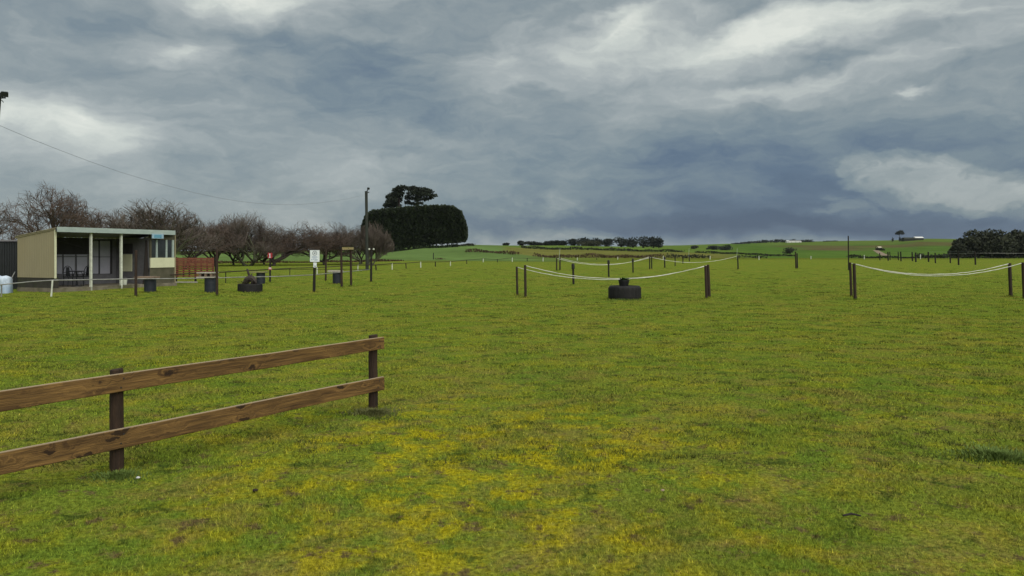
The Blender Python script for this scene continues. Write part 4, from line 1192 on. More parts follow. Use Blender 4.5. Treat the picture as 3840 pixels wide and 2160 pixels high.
# ------------------------------------------------------------------ red slatted screen right of the shelter
s0, s1 = G(657, 1061), G(806, 1061)
sdv = (s1 - s0); sL = sdv.length; sdv.normalize()
Yv = s0.y; u = Yv / F
scr = thing('slatted_screen', (s0.x, s0.y, 0), 'weathered red slatted timber screen right of the shelter', 'screen')
ztop = EYE - (966 - HZ) * u; zbot = EYE - (1039 - HZ) * u
ns = 9
hh = (ztop - zbot) / ns
for k in range(ns):
    zc = zbot + hh * (k + .5)
    gap = .020 if k > 4 else .045
    half = sL / 2
    for j in range(2):
        mb = MB()
        xa = s0.x + .05 + j * (half - .04); xb_ = xa + half - .05
        mb.box(((xa + xb_) / 2, Yv - .02 - random.uniform(0, .008), zc + random.uniform(-.006, .006)), (xb_ - xa, .02, hh - gap))
        mb.build('slat', 'red_slat', scr)
for k in range(7):
    x = s0.x + .12 + (sL - .24) * k / 6
    MB().box((x, Yv + .035, (ztop + zbot) / 2), (.09, .03, ztop - zbot)).build('upright', 'red_slat', scr)
for x in (s0.x, s0.x + sL * .49, s0.x + sL):
    MB().tube([(x, Yv + .11, -.08), (x, Yv + .11, ztop + .03)], .058, 10, jitter=.04).build('post', 'post_dark', scr)
MB().box((s0.x + sL * .28, Yv + .0, .045), (sL * .56, .10, .07)).build('ground_rail', 'drum_top_grey', scr)

# ------------------------------------------------------------------ power poles, floodlights, cable
def floodlight(c, s_, yaw_, root):
    cs, sn = math.cos(yaw_), math.sin(yaw_)
    def fn(x, y, z):
        y2, z2 = y * .88 - z * .47, y * .47 + z * .88
        return (c[0] + x * cs - y2 * sn, c[1] + x * sn + y2 * cs, c[2] + z2)
    mb = MB()
    mb.box((0, 0, 0), (.34 * s_, .13 * s_, .26 * s_), fn)
    mb.hexa([fn(-.20 * s_, -.13 * s_, -.16 * s_), fn(.20 * s_, -.13 * s_, -.16 * s_), fn(.17 * s_, -.06 * s_, -.12 * s_), fn(-.17 * s_, -.06 * s_, -.12 * s_),
             fn(-.20 * s_, -.13 * s_, .16 * s_), fn(.20 * s_, -.13 * s_, .16 * s_), fn(.17 * s_, -.06 * s_, .12 * s_), fn(-.17 * s_, -.06 * s_, .12 * s_)])
    for k in range(4): mb.box(((k - 1.5) * .08 * s_, .09 * s_, .02), (.02 * s_, .06 * s_, .2 * s_), fn)
    mb.build('lamp_head', 'lamp_metal', root)
def pole(b0, top, r, label, name='power_pole'):
    root = thing(name, tuple(b0), label, 'pole', 'floodlight poles')
    ax = top - b0
    MB().tube([b0 - Vector((0, 0, .3)), b0 + ax * .25, b0 + ax * .5, b0 + ax * .75, top], [r * 1.12, r * 1.06, r, r * .95, r * .98], 14, jitter=.02).build('shaft', 'pole', root)
    return root
pb = G(1377, 1010); ptop = P(1373.5, 717, pb.y)
pp = pole(pb, ptop, .15, 'tall wooden power pole with small floodlight before the dark hedge')
k_ = pb.y / F
MB().tube([ptop + Vector((.05, -.1, -.05)), P(1380, 711, pb.y - .1), P(1381, 707, pb.y - .1)], .05, 7).build('bracket', 'lamp_metal', pp)
floodlight(P(1381, 706.5, pb.y - .15), .62, .5, pp)
MB().tube([ptop + Vector((.1, 0, -.12)), P(1385, 721, pb.y)], .05, 7).build('insulator', 'lamp_metal', pp)
lb = Vector(((-62 - CX) / F * 29, 29, 0)); ltop = P(-4, 362, 29)
lp = pole(lb, ltop, .085, 'floodlight pole just inside the left edge of the picture')
MB().tube([ltop + Vector((0, -.05, -.1)), P(10, 367, 28.9), P(17, 366, 28.9)], .025, 7).build('bracket', 'lamp_metal', lp)
MB().tube([P(10, 357, 28.9), P(10, 369, 28.9), P(20, 369, 28.9), P(20, 357, 28.9)], .018, 6).build('yoke', 'lamp_metal', lp)
floodlight(P(17, 352, 28.85), .62, .6, lp)
MB().tube([P(2, 375, 28.9), P(9, 378, 28.9), P(13, 384, 28.9)], .015, 6).build('hook', 'lamp_metal', lp)
MB().box(tuple(P(0, 356, 28.9)), (.12, .1, .16)).build('junction_box', 'lamp_metal', lp)
# overhead cable: a chord in plan between the poles
cpts = []
kk = [(-10, 467), (0, 471), (110, 518), (224, 563), (335, 605), (447, 644), (540, 672), (626, 696), (730, 723), (835, 745), (900, 755), (969, 763), (1035, 767), (1103, 768), (1193, 762), (1290, 748), (1371, 731)]
ax_, ay_, bx2, by2 = ltop.x, ltop.y, ptop.x, ptop.y
for (px, py) in kk:
    k = (px - CX) / F
    t = (k * ay_ - ax_) / ((bx2 - ax_) - k * (by2 - ay_))
    t = min(max(t, 0), 1)
    cpts.append(P(px, py, ay_ + t * (by2 - ay_)))
rope(cpts, .0072, 'sagging overhead cable running from the left pole to the power pole', None, 'cable', 'overhead_cable', 'cable')

# ------------------------------------------------------------------ trees
def bare_tree(name, cx_px, Y, top_px, w_px, label, mats=('bark', 'twig'), seed=1, trunk_h=.22, upright=.5, levels=5, stems=1, r0=.20, dens=1.0, base_px=None, drop=1.35):
    rs = random.Random(seed)
    base = L(base_px if base_px is not None else cx_px, Y)
    Ht = P(0, top_px, Y).z - base.z
    Wd = w_px / F * Y
    big, small = [], []
    def br(p, d, ln, r, lev):
        nseg = 4 if lev < 2 else (3 if lev < 4 else 2)
        pts = [p.copy()]; rr = [r]
        dd = d.copy()
        for i in range(nseg):
            wob_ = .08 + .035 * lev
            dd = (dd + Vector((rs.uniform(-1, 1), rs.uniform(-1, 1), rs.uniform(-.6, 1))) * wob_ + Vector((0, 0, .05 * upright))).normalized()
            pts.append(pts[-1] + dd * (ln / nseg)); rr.append(r * (1 - .42 * (i + 1) / nseg))
        (big if lev < 3 else small).append((pts, rr, lev))
        if lev >= levels: return
        nch = {0: 5, 1: 4, 2: 4, 3: 4, 4: 4}.get(lev, 3)
        nch = max(2, int(round(nch * dens + rs.uniform(-.4, .4))))
        for c_ in range(nch):
            t = 1.0 if c_ == 0 else rs.uniform(.35 if lev else .7, 1.0)
            fi = t * nseg; i0 = min(int(fi), nseg - 1); q = pts[i0].lerp(pts[i0 + 1], fi - i0)
            spread = rs.uniform(.45, 1.0) * (1.25 - .55 * upright)
            a = rs.uniform(0, 6.28)
            o1 = dd.orthogonal().normalized(); o2 = dd.cross(o1)
            nd = (dd + (o1 * math.cos(a) + o2 * math.sin(a)) * spread)
            nd.z += .06 if lev < 2 else -.02
            if nd.z < -.35: nd.z *= .4
            br(q, nd.normalized(), ln * rs.uniform(.62, .88) * (1.0 if lev else 1.15), rr[min(i0 + 1, nseg)] * rs.uniform(.5, .72), lev + 1)
    for s_ in range(stems):
        a = 6.28 * s_ / max(stems, 1) + rs.uniform(-.3, .3)
        off = Vector((math.cos(a), math.sin(a), 0)) * (.25 if stems > 1 else 0)
        d = (Vector((0, 0, 1)) + off * (1.5 if stems > 1 else 0) + Vector((rs.uniform(-.1, .1), rs.uniform(-.1, .1), 0))).normalized()
        br(off * (.12 if stems > 1 else 0), d, trunk_h, r0 * .1 / (stems ** .4), 0)
    allp = [q for pts, _, _ in big + small for q in pts]
    zmax = max(q.z for q in allp)
    xs_ = sorted(q.x for q in allp); ys_ = sorted(q.y for q in allp)
    lo, hi = xs_[int(len(xs_) * .01)], xs_[int(len(xs_) * .99)]
    lo2, hi2 = ys_[int(len(ys_) * .01)], ys_[int(len(ys_) * .99)]
    sx_ = Wd / (hi - lo); sz_ = Ht / zmax; sy_ = min(Wd, Ht * 1.2) / (hi2 - lo2)
    cxo = cx_px - (base_px if base_px is not None else cx_px)
    shift_c = -(lo + hi) / 2 * sx_
    off_c = cxo / F * Y
    root = thing(name, tuple(base), label, 'tree', 'bare winter trees behind the shelter')
    tm, cm = MB(), MB()
    zc = .40
    def tr(q):
        """fit the branch points into a broad dome (soft limit at its skin)"""
        f_ = min(1, q.z / (zmax * .5))
        zf = max(q.z, 0) / zmax
        zf = zf ** drop * 1.03
        zf -= .13 * (1 - min(zf, 1)) * min(1, zf / .25)
        X_q, Y_q = (q.x * sx_ + shift_c) * 1.04 / (Wd / 2), q.y * sy_ * 1.02 / (min(Wd, Ht * 1.2) / 2)
        vz = (zf - zc) / ((1 - zc) if zf > zc else .62)
        e = math.sqrt(X_q * X_q + Y_q * Y_q + vz * vz)
        k = 1.0
        if e > .86: k = (.86 + .24 * math.tanh((e - .86) / .24)) / e
        if zf <= zc: zz_ = zf
        else: zz_ = zc + vz * k * (1 - zc)
        return Vector((base.x + X_q * k * Wd / 2 + off_c * f_, base.y + Y_q * k * min(Wd, Ht * 1.2) / 2, base.z - .05 + Ht * zz_))
    RS = {0: r0, 1: r0 * .66, 2: r0 * .42, 3: .042, 4: .026, 5: .018, 6: .013}
    for pts, rr, lev in big:
        k = RS[lev]
        tm.tube([tr(q) for q in pts], [k * (1 - .45 * i / (len(pts) - 1)) for i in range(len(pts))], {0: 8, 1: 6, 2: 5}[lev], caps=False)
    for pts, rr, lev in small:
        k = RS[lev]
        cm.tube([tr(q) for q in pts], [k * (1 - .5 * i / (len(pts) - 1)) for i in range(len(pts))], 3, caps=False)
    tm.build('trunk', mats[0], root, smooth=True)
    cm.build('crown', mats[1], root)
    return root
BT = [
    # cx,  Y,  top,  w,   label, mats, seed, trunk_h, upright, levels, stems, r0, dens, base
    (150, 62, 662, 350, 'big bare tree with spreading crown above the left end of the shelter', ('bark', 'twig'), 3, .24, .35, 6, 1, .26, .92, 140),
    (-30, 66, 690, 260, 'bare tree cut by the left edge behind the dark shed', ('bark', 'twig'), 4, .26, .4, 6, 1, .22, .82, None),
    (335, 76, 750, 230, 'smaller reddish bare tree behind the middle of the shelter roof', ('bark', 'twig'), 5, .20, .45, 6, 1, .18, .82, None),
    (565, 72, 735, 370, 'bare tree with many upright grey-green stems behind the shelter', ('bark_green', 'twig_grey'), 6, .24, .95, 5, 6, .15, .85, None),
    (705, 78, 800, 250, 'bare tree leaning past the right end of the shelter roof', ('bark', 'twig_grey'), 7, .20, .3, 6, 1, .17, .85, 650),
    (790, 92, 815, 300, 'dense reddish bare tree directly above the red slatted screen', ('bark', 'twig'), 8, .16, .45, 6, 1, .20, 1.0, None),
    (935, 94, 775, 250, 'tallest middle bare tree with paired trunks above the driftwood planter', ('bark_green', 'twig_grey'), 9, .30, .75, 6, 2, .24, .95, 936),
    (860, 99, 812, 240, 'low dense bare tree left of the paired trunks', ('bark', 'twig'), 10, .16, .4, 6, 1, .18, 1.0, None),
    (1090, 95, 818, 300, 'dark dense bare tree with thick short trunk right of the red sign', ('bark', 'twig'), 11, .14, .4, 6, 1, .30, 1.0, 1079),
    (1195, 100, 822, 260, 'dense bare tree standing behind the white notice board', ('bark', 'twig'), 12, .16, .45, 6, 1, .20, 1.0, None),
    (1290, 104, 834, 240, 'pale-stemmed bare tree behind the beam frame', ('bark_green', 'twig_grey'), 13, .18, .45, 6, 1, .18, .95, None),
    (1350, 108, 852, 150, 'small bare tree left of the power pole', ('bark', 'twig'), 14, .18, .5, 6, 1, .15, .9, 1361),
    (1408, 98, 822, 130, 'slim greenish bare tree just right of the power pole', ('bark_green', 'twig_grey'), 15, .18, .9, 5, 3, .13, 1.1, 1400),
    (1005, 104, 838, 220, 'low bare tree between the paired trunks and the red sign', ('bark', 'twig_grey'), 16, .16, .45, 6, 1, .17, .95, None),
    (460, 84, 775, 200, 'thin bare tree half hidden behind the shelter roof, left of the upright stems', ('bark', 'twig'), 17, .2, .5, 6, 1, .16, .8, None),
    (30, 74, 815, 240, 'low bare tree behind the dark shed, under the big spreading crown', ('bark', 'twig'), 18, .16, .4, 6, 1, .16, .8, None),
]
for (cx_, Y, top, w, lab, mats, seed, th_, upr, lev, st, r0, dn, bp_) in BT:
    bare_tree('bare_tree', cx_, Y, top, w, lab, mats, seed, th_, upr, lev, st, r0, dn, bp_, 1.2 if cx_ > 600 else .9)

def cards(mb, pts, nrm, size, spread=.8, up_bias=0.0, aspect=.6):
    """leaf sprays: small bent quads pointing mostly outwards"""
    for p, n_ in zip(pts, nrm):
        d = Vector((n_[0] + random.gauss(0, spread), n_[1] + random.gauss(0, spread), n_[2] + random.gauss(0, spread) + up_bias))
        if d.length < 1e-4: continue
        d.normalize()
        s_ = d.cross(Vector((random.gauss(0, 1), random.gauss(0, 1), random.gauss(0, 1))))
        if s_.length < 1e-4: continue
        s_.normalize()
        k = size * random.uniform(.55, 1.3)
        q = Vector(p) - d * k * .35
        mb.add([q, q + d * k * .5 + s_ * k * aspect * .5, q + d * k, q + d * k * .5 - s_ * k * aspect * .5], [(0, 1, 2, 3)])

# clipped cypress hedge
Yh = 232.0
hx_l, hx_r = (1362 - CX) / F * Yh, (1749 - CX) / F * Yh
def hedge_top(x):
    px = CX + x / Yh * F
    row_ = np.interp(px, [1362, 1372, 1392, 1440, 1520, 1600, 1680, 1710, 1730, 1742, 1750], [850, 815, 797, 790, 782, 777, 776, 783, 800, 826, 858])
    return EYE - (row_ - HZ) / F * Yh
def hedge_bot(x):
    px = CX + x / Yh * F
    row_ = np.interp(px, [1362, 1420, 1500, 1580, 1640, 1700, 1720, 1742, 1750], [942, 944, 937, 925, 918, 914, 911, 908, 892])
    return EYE - (row_ - HZ) / F * Yh
hb_ = L(1560, Yh)
hroot = thing('clipped_cypress_hedge', tuple(hb_), 'tall dark clipped cypress hedge with rounded top on bare trunks', 'hedge')
core = MB(); HDp = 6.0
NXh = 60
for i in range(NXh + 1):
    x = hx_l + .5 + (hx_r - hx_l - 1.0) * i / NXh
    t_, b_ = hedge_top(x) - .55, hedge_bot(x) + .35
    m_ = (t_ + b_) / 2
    for (dy_, z) in ((-HDp / 2 + .5, b_ + .4), (-HDp / 2 + .3, m_), (-HDp / 2 + .9, t_ - 1.0), (0, t_), (HDp / 2 - .9, t_ - 1.0), (HDp / 2 - .3, m_), (HDp / 2 - .5, b_ + .4), (0, b_)):
        core.v.append((x, Yh + dy_, z))
for i in range(NXh):
    for k in range(8):
        k2 = (k + 1) % 8
        core.f.append((i * 8 + k, (i + 1) * 8 + k, (i + 1) * 8 + k2, i * 8 + k2))
core.f.append(tuple(range(8))); core.f.append(tuple(NXh * 8 + k for k in range(7, -1, -1)))
core.build('inner_growth', 'hedge', hroot)
fol = MB(); pts, nr_ = [], []
for i in range(26000):
    x = random.uniform(hx_l, hx_r)
    t_, b_ = hedge_top(x), hedge_bot(x)
    v_ = random.random()
    streak = .22 * math.sin(x * 5.1) + .16 * math.sin(x * 11.3 + 2) + .2 * math.sin(x * 2.3)
    if v_ < .72:
        z = b_ + (t_ - b_) * (random.random() ** .9)
        rnd_ = 1.0 * max(0, (z - (t_ - 1.4)) / 1.4) ** 2
        y = Yh - HDp / 2 + rnd_ - streak * .6 + random.gauss(0, .12)
        n_ = (0, -1, .35 + rnd_)
    elif v_ < .9:
        y = Yh + random.uniform(-HDp / 2 + .9, HDp / 2 - .9); z = t_ + streak * .5 + random.gauss(0, .16); n_ = (0, 0, 1)
    else:
        z = b_ + (t_ - b_) * random.random(); y = Yh + HDp / 2; n_ = (0, 1, .3)
    pts.append((x, y, z)); nr_.append(n_)
for i in range(2600):
    s_ = random.choice((-1, 1)); x = hx_r if s_ > 0 else hx_l
    x -= s_ * random.random() ** 2 * .8
    t_, b_ = hedge_top(x), hedge_bot(x)
    pts.append((x, Yh + random.uniform(-HDp / 2 + .3, HDp / 2 - .3), random.uniform(b_, t_))); nr_.append((s_, 0, .3))
cards(fol, pts, nr_, .80, .5, .3, .5)
fol.build('foliage', 'hedge', hroot)
for i in range(17):
    x = hx_l + 1.2 + (hx_r - hx_l - 3.6) * i / 16 + random.uniform(-.4, .4)
    y = Yh + random.uniform(-1.2, 1.2)
    z = gz(x, y)
    MB().tube([(x, y, z - .3), (x + random.uniform(-.2, .2), y, z + 1.2), (x + random.uniform(-.4, .4), y, hedge_bot(x) + 1.4)], [.24, .19, .15], 6, jitter=.1).build('trunk', 'pine_trunk', hroot)

# pines above the hedge
def pine(px, Y, clumps, trunkpts, label, seed, mat='pine', group=None, n=170, size=.75, cat='tree', name='pine_tree'):
    random.seed(seed)
    b0 = L(px, Y)
    root = thing(name, tuple(b0), label, cat, group)
    tm = MB()
    hub = P(*trunkpts[-1], Y)
    tp = [b0 - Vector((0, 0, .3))] + [P(a, b_, Y) for a, b_ in trunkpts]
    tm.tube(tp, [.45 * (1 - .6 * i / (len(tp) - 1)) for i in range(len(tp))], 7)
    fm = MB()
    for (cx_, cy_, rx, ry) in clumps:
        c = P(cx_, cy_, Y + random.uniform(-1.8, 1.8))
        q = tp[-1].lerp(tp[-2], random.uniform(0, .9))
        tm.tube([q, q.lerp(c, .5) + Vector((0, 0, -.3)), c], [.15, .11, .05], 5, caps=False)
        pts, nr_ = [], []
        k = Y / F
        for i in range(int(n * rx * ry / 300)):
            v_ = Vector((random.gauss(0, 1), random.gauss(0, 1), random.gauss(0, 1))).normalized() * random.random() ** .4
            pts.append((c.x + v_.x * rx * k, c.y + v_.y * rx * k * .9, c.z + v_.z * ry * k)); nr_.append((v_.x, v_.y, v_.z + .3))
        cards(fm, pts, nr_, size, .6, .2, .55)
    tm.build('trunk', 'pine_trunk', root)
    fm.build('crown', mat, root)
    return root
k4 = 2576 / 720.0
def Z4(x, y): return 1300 + x / k4, 660 + y / k4
cl = lambda lst: [(Z4(a, b_)[0], Z4(a, b_)[1], c_ / k4, d_ / k4) for a, b_, c_, d_ in lst]
pine(1490, 246, cl([(745, 165, 85, 38), (680, 205, 80, 45), (640, 265, 90, 42), (580, 285, 55, 45), (620, 325, 75, 40), (560, 355, 45, 35), (530, 400, 40, 35), (640, 380, 70, 35), (700, 320, 50, 40), (725, 245, 50, 40), (600, 405, 50, 30), (690, 395, 50, 30)]),
     [Z4(700, 430), Z4(705, 330), Z4(710, 250)], 'left-hand dark pine rising behind the clipped hedge', 21, n=420, size=.74)
pine(1552, 250, cl([(870, 170, 80, 36), (960, 190, 90, 38), (1050, 190, 80, 32), (1110, 215, 60, 28), (900, 235, 95, 35), (1010, 250, 85, 34), (1110, 260, 60, 22), (1180, 265, 42, 18), (830, 290, 60, 35), (930, 310, 75, 30), (1040, 310, 60, 24), (820, 360, 50, 30), (890, 375, 45, 22), (980, 365, 55, 20), (1130, 295, 40, 18)]),
     [Z4(935, 430), Z4(940, 350), Z4(950, 270)], 'right-hand flat-topped pine rising behind the clipped hedge', 22, n=420, size=.74)

def round_tree(px, Y, base_row, top_row, w_px, label, seed, mat='far_tree', group=None, n=500, size=1.0, name='far_tree', trunks=1, cat='tree', flat=1.0, low=.12):
    random.seed(seed)
    b0 = L(px, Y)
    if base_row is not None: pass
    root = thing(name, tuple(b0), label, cat, group)
    k = Y / F
    zt = P(0, top_row, Y).z; Ht = zt - b0.z; R = w_px * k / 2
    fm, pts, nr_ = MB(), [], []
    lobes = []
    for i in range(13):
        a = random.uniform(0, 6.28)
        lobes.append((Vector((math.cos(a) * R * random.uniform(.1, .7), math.sin(a) * R * random.uniform(.1, .5), random.uniform(max(low, .12), .78) * Ht)), R * random.uniform(.34, .55), Ht * random.uniform(.18, .30)))
    lobes.append((Vector((0, 0, Ht * .72)), R * .5, Ht * .28))
    for i in range(n):
        c, r, h = random.choice(lobes)
        v_ = Vector((random.gauss(0, 1), random.gauss(0, 1), random.gauss(0, 1))).normalized() * random.random() ** .3
        q = Vector((b0.x + c.x + v_.x * r, b0.y + c.y + v_.y * r, b0.z + max(c.z + v_.z * h, Ht * low)))
        pts.append(q); nr_.append((v_.x, v_.y, v_.z + .3))
    cards(fm, pts, nr_, size, .6, .2, .75)
    fm.build('crown', mat, root)
    tm = MB().tube([b0 - Vector((0, 0, .4)), b0 + Vector((R * .04, 0, Ht * .3)), b0 + Vector((0, 0, Ht * .62))], [R * .09 + .1, R * .07 + .08, R * .03], 6)
    tm.build('trunk', 'pine_trunk', root)
    return root

# skyline belt of trees left of centre
belt = [(1900, 913, 18, 540), (1953, 904, 26, 545), (1992, 906, 36, 540), (2022, 911, 30, 540), (2052, 906, 34, 540), (2082, 903, 34, 540), (2110, 904, 30, 545), (2150, 896, 46, 545), (2190, 894, 48, 545),
        (2235, 893, 50, 550), (2278, 895, 40, 550), (2330, 890, 52, 550), (2372, 889, 44, 550), (2412, 885, 54, 555), (2450, 886, 46, 555), (2470, 892, 28, 555)]
for i, (px, top, w, Y) in enumerate(belt):
    round_tree(px, Y, None, top, w * 1.45, 'dark skyline tree, %s from the left of the belt behind the ropes' % ORD[i] if i < len(belt) - 1 else 'dark skyline tree at the right-hand end of the belt behind the ropes',
               100 + i, 'far_tree', 'skyline belt of trees', n=620, size=1.3, low=.0 if px < 2300 else .14)
round_tree(2215, 535, None, 905, 110, 'low olive bush in front of the skyline tree belt', 140, 'far_tree_olive', None, n=700, size=1.1, name='bush', cat='bush', low=.02)
# shrubs right of centre
round_tree(2606, 560, None, 921, 40, 'small dark copse left of the bigger one on the green slope', 141, 'bush', 'shrubs on the green slope', n=400, size=1.0, name='bush', cat='bush', low=.03)
round_tree(2676, 560, None, 922, 58, 'left half of the dark double copse on the green slope', 142, 'far_tree', 'shrubs on the green slope', n=500, size=1.0, name='bush', cat='bush', low=.03)
round_tree(2722, 555, None, 919, 62, 'right half of the dark double copse on the green slope', 143, 'far_tree', 'shrubs on the green slope', n=500, size=1.0, name='bush', cat='bush', low=.03)
round_tree(2960, 480, None, 927, 54, 'dark bush on the slope behind the lone double post', 144, 'bush', 'shrubs on the green slope', n=500, size=.9, name='bush', cat='bush', low=.03)
hb2 = [(2765, 912, 40), (2800, 908, 40), (2836, 904, 44), (2872, 900, 44), (2906, 897, 44), (2940, 899, 38), (2975, 898, 40), (3002, 902, 34), (3030, 899, 32), (3105, 906, 30), (3130, 906, 22)]
for i, (px, top, w) in enumerate(hb2):
    round_tree(px, 1290, None, top, w * 1.3, 'distant tree on the far ridge round the white farmhouse, %s from the left' % ORD[i], 160 + i, 'far_tree', 'trees on the far ridge', n=170, size=2.6, low=.05)
# lone hilltop tree
pine(3374, 1080, [(3374, 872, 14, 4), (3366, 876, 9, 4), (3383, 876, 9, 4), (3378, 868, 8, 3)], [(3373, 893), (3374, 884), (3374, 876)], 'lone umbrella-shaped tree on the right-hand hilltop', 31, 'far_tree', None, n=900, size=2.2)
round_tree(3375, 1078, None, 888, 12, 'small bush at the foot of the lone hilltop tree', 181, 'far_tree', None, n=90, size=1.6, name='bush', cat='bush', low=.0)
round_tree(3347, 1085, None, 890, 9, 'tiny bush left of the lone hilltop tree', 182, 'far_tree', None, n=70, size=1.5, name='bush', cat='bush', low=.0)
# big dark trees at the right edge
for i, (px, top, w, Y, lab) in enumerate([(3715, 858, 190, 262, 'largest of the dark round trees near the right edge'), (3640, 888, 120, 258, 'lower dark tree at the left flank of the round group'), (3805, 868, 130, 266, 'dark round tree right of the largest one'),
                                          (3868, 874, 120, 260, 'dark tree cut by the right edge of the picture'), (3595, 918, 70, 255, 'small rounded tree at the left foot of the dark group'), (3760, 890, 130, 250, 'dark tree in front of the largest round one')]):
    round_tree(px, Y, None, top, w, lab, 200 + i, 'bush', 'dark round trees at the right', n=4200, size=.95, low=.0, name='round_tree')

# ------------------------------------------------------------------ scrub, hedges across the fields
def strip(pts, hmin, hmax, wd, per_m, size, name, mat, label, cat, kind=None, gaps=0.0, asp=.5):
    """ragged low growth along a line of land points (px, Y)"""
    mb = MB(); P_ = [L(a, b_) for a, b_ in pts]
    ps, ns_ = [], []
    for i in range(len(P_) - 1):
        ln = (P_[i + 1] - P_[i]).length
        for j in range(int(ln * per_m)):
            t = random.random(); c = P_[i].lerp(P_[i + 1], t)
            s_ = c.x * .21 + c.y * .13
            clump = .5 + .5 * math.sin(s_ * 2.1) * math.sin(s_ * .83 + 1)
            if clump < gaps: continue
            hgt_ = hmin + (hmax - hmin) * clump
            x, y = c.x + random.gauss(0, wd * .3), c.y + random.gauss(0, wd * .5)
            ps.append((x, y, gz(x, y) + hgt_ * random.random() ** .8)); ns_.append((0, -.3, .6))
    cards(mb, ps, ns_, size, .6, .5, asp)
    o = mb.build(name, mat, None, tuple(P_[0]))
    return tag(o, label, cat, None, kind)
strip([(1745, 186), (1800, 186), (1860, 187), (1945, 190)], .3, 1.0, 1.6, 45, .45, 'rushes', 'scrub', 'brown rushes in a line right of the clipped hedge', 'rushes', 'stuff')
strip([(2010, 196), (2150, 200), (2300, 203), (2420, 204), (2480, 203)], .35, 1.2, 1.6, 45, .5, 'rushes', 'scrub', 'brown rushes along the far edge of the field behind the ropes', 'rushes', 'stuff')
strip([(2500, 203), (2550, 203), (2600, 203), (2660, 204)], .35, 1.3, 1.4, 40, .5, 'rushes', 'bush', 'dark scrub behind the far right rope', 'scrub', 'stuff')
strip([(2770, 203), (2800, 203), (2880, 203)], .15, .9, 1.2, 30, .45, 'rushes', 'bush', 'low dark scrub right of the lone rope post', 'scrub', 'stuff', .25)
strip([(1955, 330), (2020, 333), (2100, 336), (2200, 341), (2350, 346), (2500, 350), (2560, 350)], .5, 1.3, 1.8, 32, .7, 'field_hedge', 'hedge_far', 'long dark field hedge across the slope below the tree belt', 'hedge')
strip([(2610, 350), (2700, 350), (2800, 349), (2900, 347), (2980, 345)], .4, 1.1, 1.5, 26, .7, 'field_hedge', 'hedge_far', 'dark hedge line dropping to the right behind the lone rope post', 'hedge')
strip([(3180, 222), (3260, 222), (3330, 221), (3430, 220), (3520, 219), (3600, 218), (3720, 216), (3900, 214)], .15, 1.0, 1.2, 40, .5, 'field_hedge', 'hedge_far', 'low dark hedge along the right-hand edge of the field', 'hedge')
strip([(3440, 232), (3500, 232), (3560, 232)], .5, 1.9, 2.0, 60, .6, 'field_hedge', 'bush', 'short dark thicket left of the round trees', 'thicket')
strip([(1400, 230), (1450, 230), (1550, 230), (1640, 230), (1712, 230)], .1, 1.0, 2.0, 40, .6, 'undergrowth', 'hedge', 'dark undergrowth in the shade of the clipped hedge', 'undergrowth', 'stuff')
strip([(1700, 255), (1745, 258), (1778, 262)], .3, .8, .8, 50, .5, 'field_hedge', 'hedge_far', 'little dark bush line at the right foot of the clipped hedge', 'hedge')
strip([(1010, 114), (1150, 116), (1250, 118), (1350, 120), (1500, 130)], .05, .35, 1.2, 60, .32, 'rank_verge', 'scrub', 'brown rank grass verge below the bare trees', 'verge', 'stuff')
strip([(620, 110), (800, 110), (1010, 112)], .05, .38, 1.2, 60, .32, 'rank_verge', 'scrub', 'brown rank grass verge behind the red slatted screen', 'verge', 'stuff')
tb = L(1625.5, 150)
post(1625.5, 948, 975, 3.2, 'single dark stump post on the green crop below the hedge', mat='post_dark', base_Y=150, name='field_post')
strip([(1638, 150), (1665, 150)], .05, .35, .5, 40, .3, 'field_hedge', 'scrub', 'small heap of brown brush beside the stump post', 'brush')

# ------------------------------------------------------------------ far buildings, track
def farm(px0, px1, row_t, row_b, Y, label, wall='white_wall', roof='grey_roof', depth=8):
    b0 = L((px0 + px1) / 2, Y)
    k = Y / F
    w = (px1 - px0) * k
    zt = P(0, row_t, Y).z
    H = zt - b0.z
    root = thing('farm_building', tuple(b0), label, 'building', 'far farm buildings')
    eh = H * .62
    MB().box((b0.x, b0.y, b0.z + eh / 2 - .4), (w, depth, eh + .8)).build('wall', wall, root)
    rf = MB()
    x0, x1, y0, y1, ym = b0.x - w / 2 - .4, b0.x + w / 2 + .4, b0.y - depth / 2 - .5, b0.y + depth / 2 + .5, b0.y
    rf.add([(x0, y0, b0.z + eh), (x1, y0, b0.z + eh), (x1, ym, zt), (x0, ym, zt), (x1, y1, b0.z + eh), (x0, y1, b0.z + eh)], [(0, 1, 2, 3), (3, 2, 4, 5), (0, 3, 5), (1, 4, 2), (1, 0, 5, 4)])
    rf.build('roof', roof, root)
    n_ = max(1, int(w / 6))
    for i in range(n_):
        x = b0.x - w / 2 + w * (i + .5) / n_
        MB().box((x, b0.y - depth / 2 - .03, b0.z + eh * .5), (1.3, .08, eh * .4)).build('window', 'glass', root)
farm(2957, 3002, 903, 912, 1230, 'long white farmhouse on the far ridge among trees', 'white_wall', 'white_wall')
farm(2948, 2956.5, 902, 912, 1225, 'small tall white shed beside the long white farmhouse', 'white_wall', 'white_wall')
farm(3386, 3428, 890.5, 898, 1060, 'long dark low shed on the right-hand hilltop', 'hedge_far', 'hedge_far')
farm(3428, 3458, 887.5, 897, 1062, 'pale-roofed shed on the right-hand hilltop', 'hedge_far', 'white_wall')
farm(3292, 3303, 925, 934, 700, 'tiny cream shed beside the dirt track on the hillside', 'pale_wall', 'pale_wall', 4)
strip([(3288, 690), (3300, 680), (3312, 672)], .5, 2.8, 3.0, 14, 1.4, 'field_hedge', 'hedge_far', 'dark bushes round the tiny cream shed', 'bushes')
tk = MB()
tp = [(3283, 690), (3290, 640), (3298, 590), (3306, 550), (3313, 510), (3320, 470), (3322, 440)]
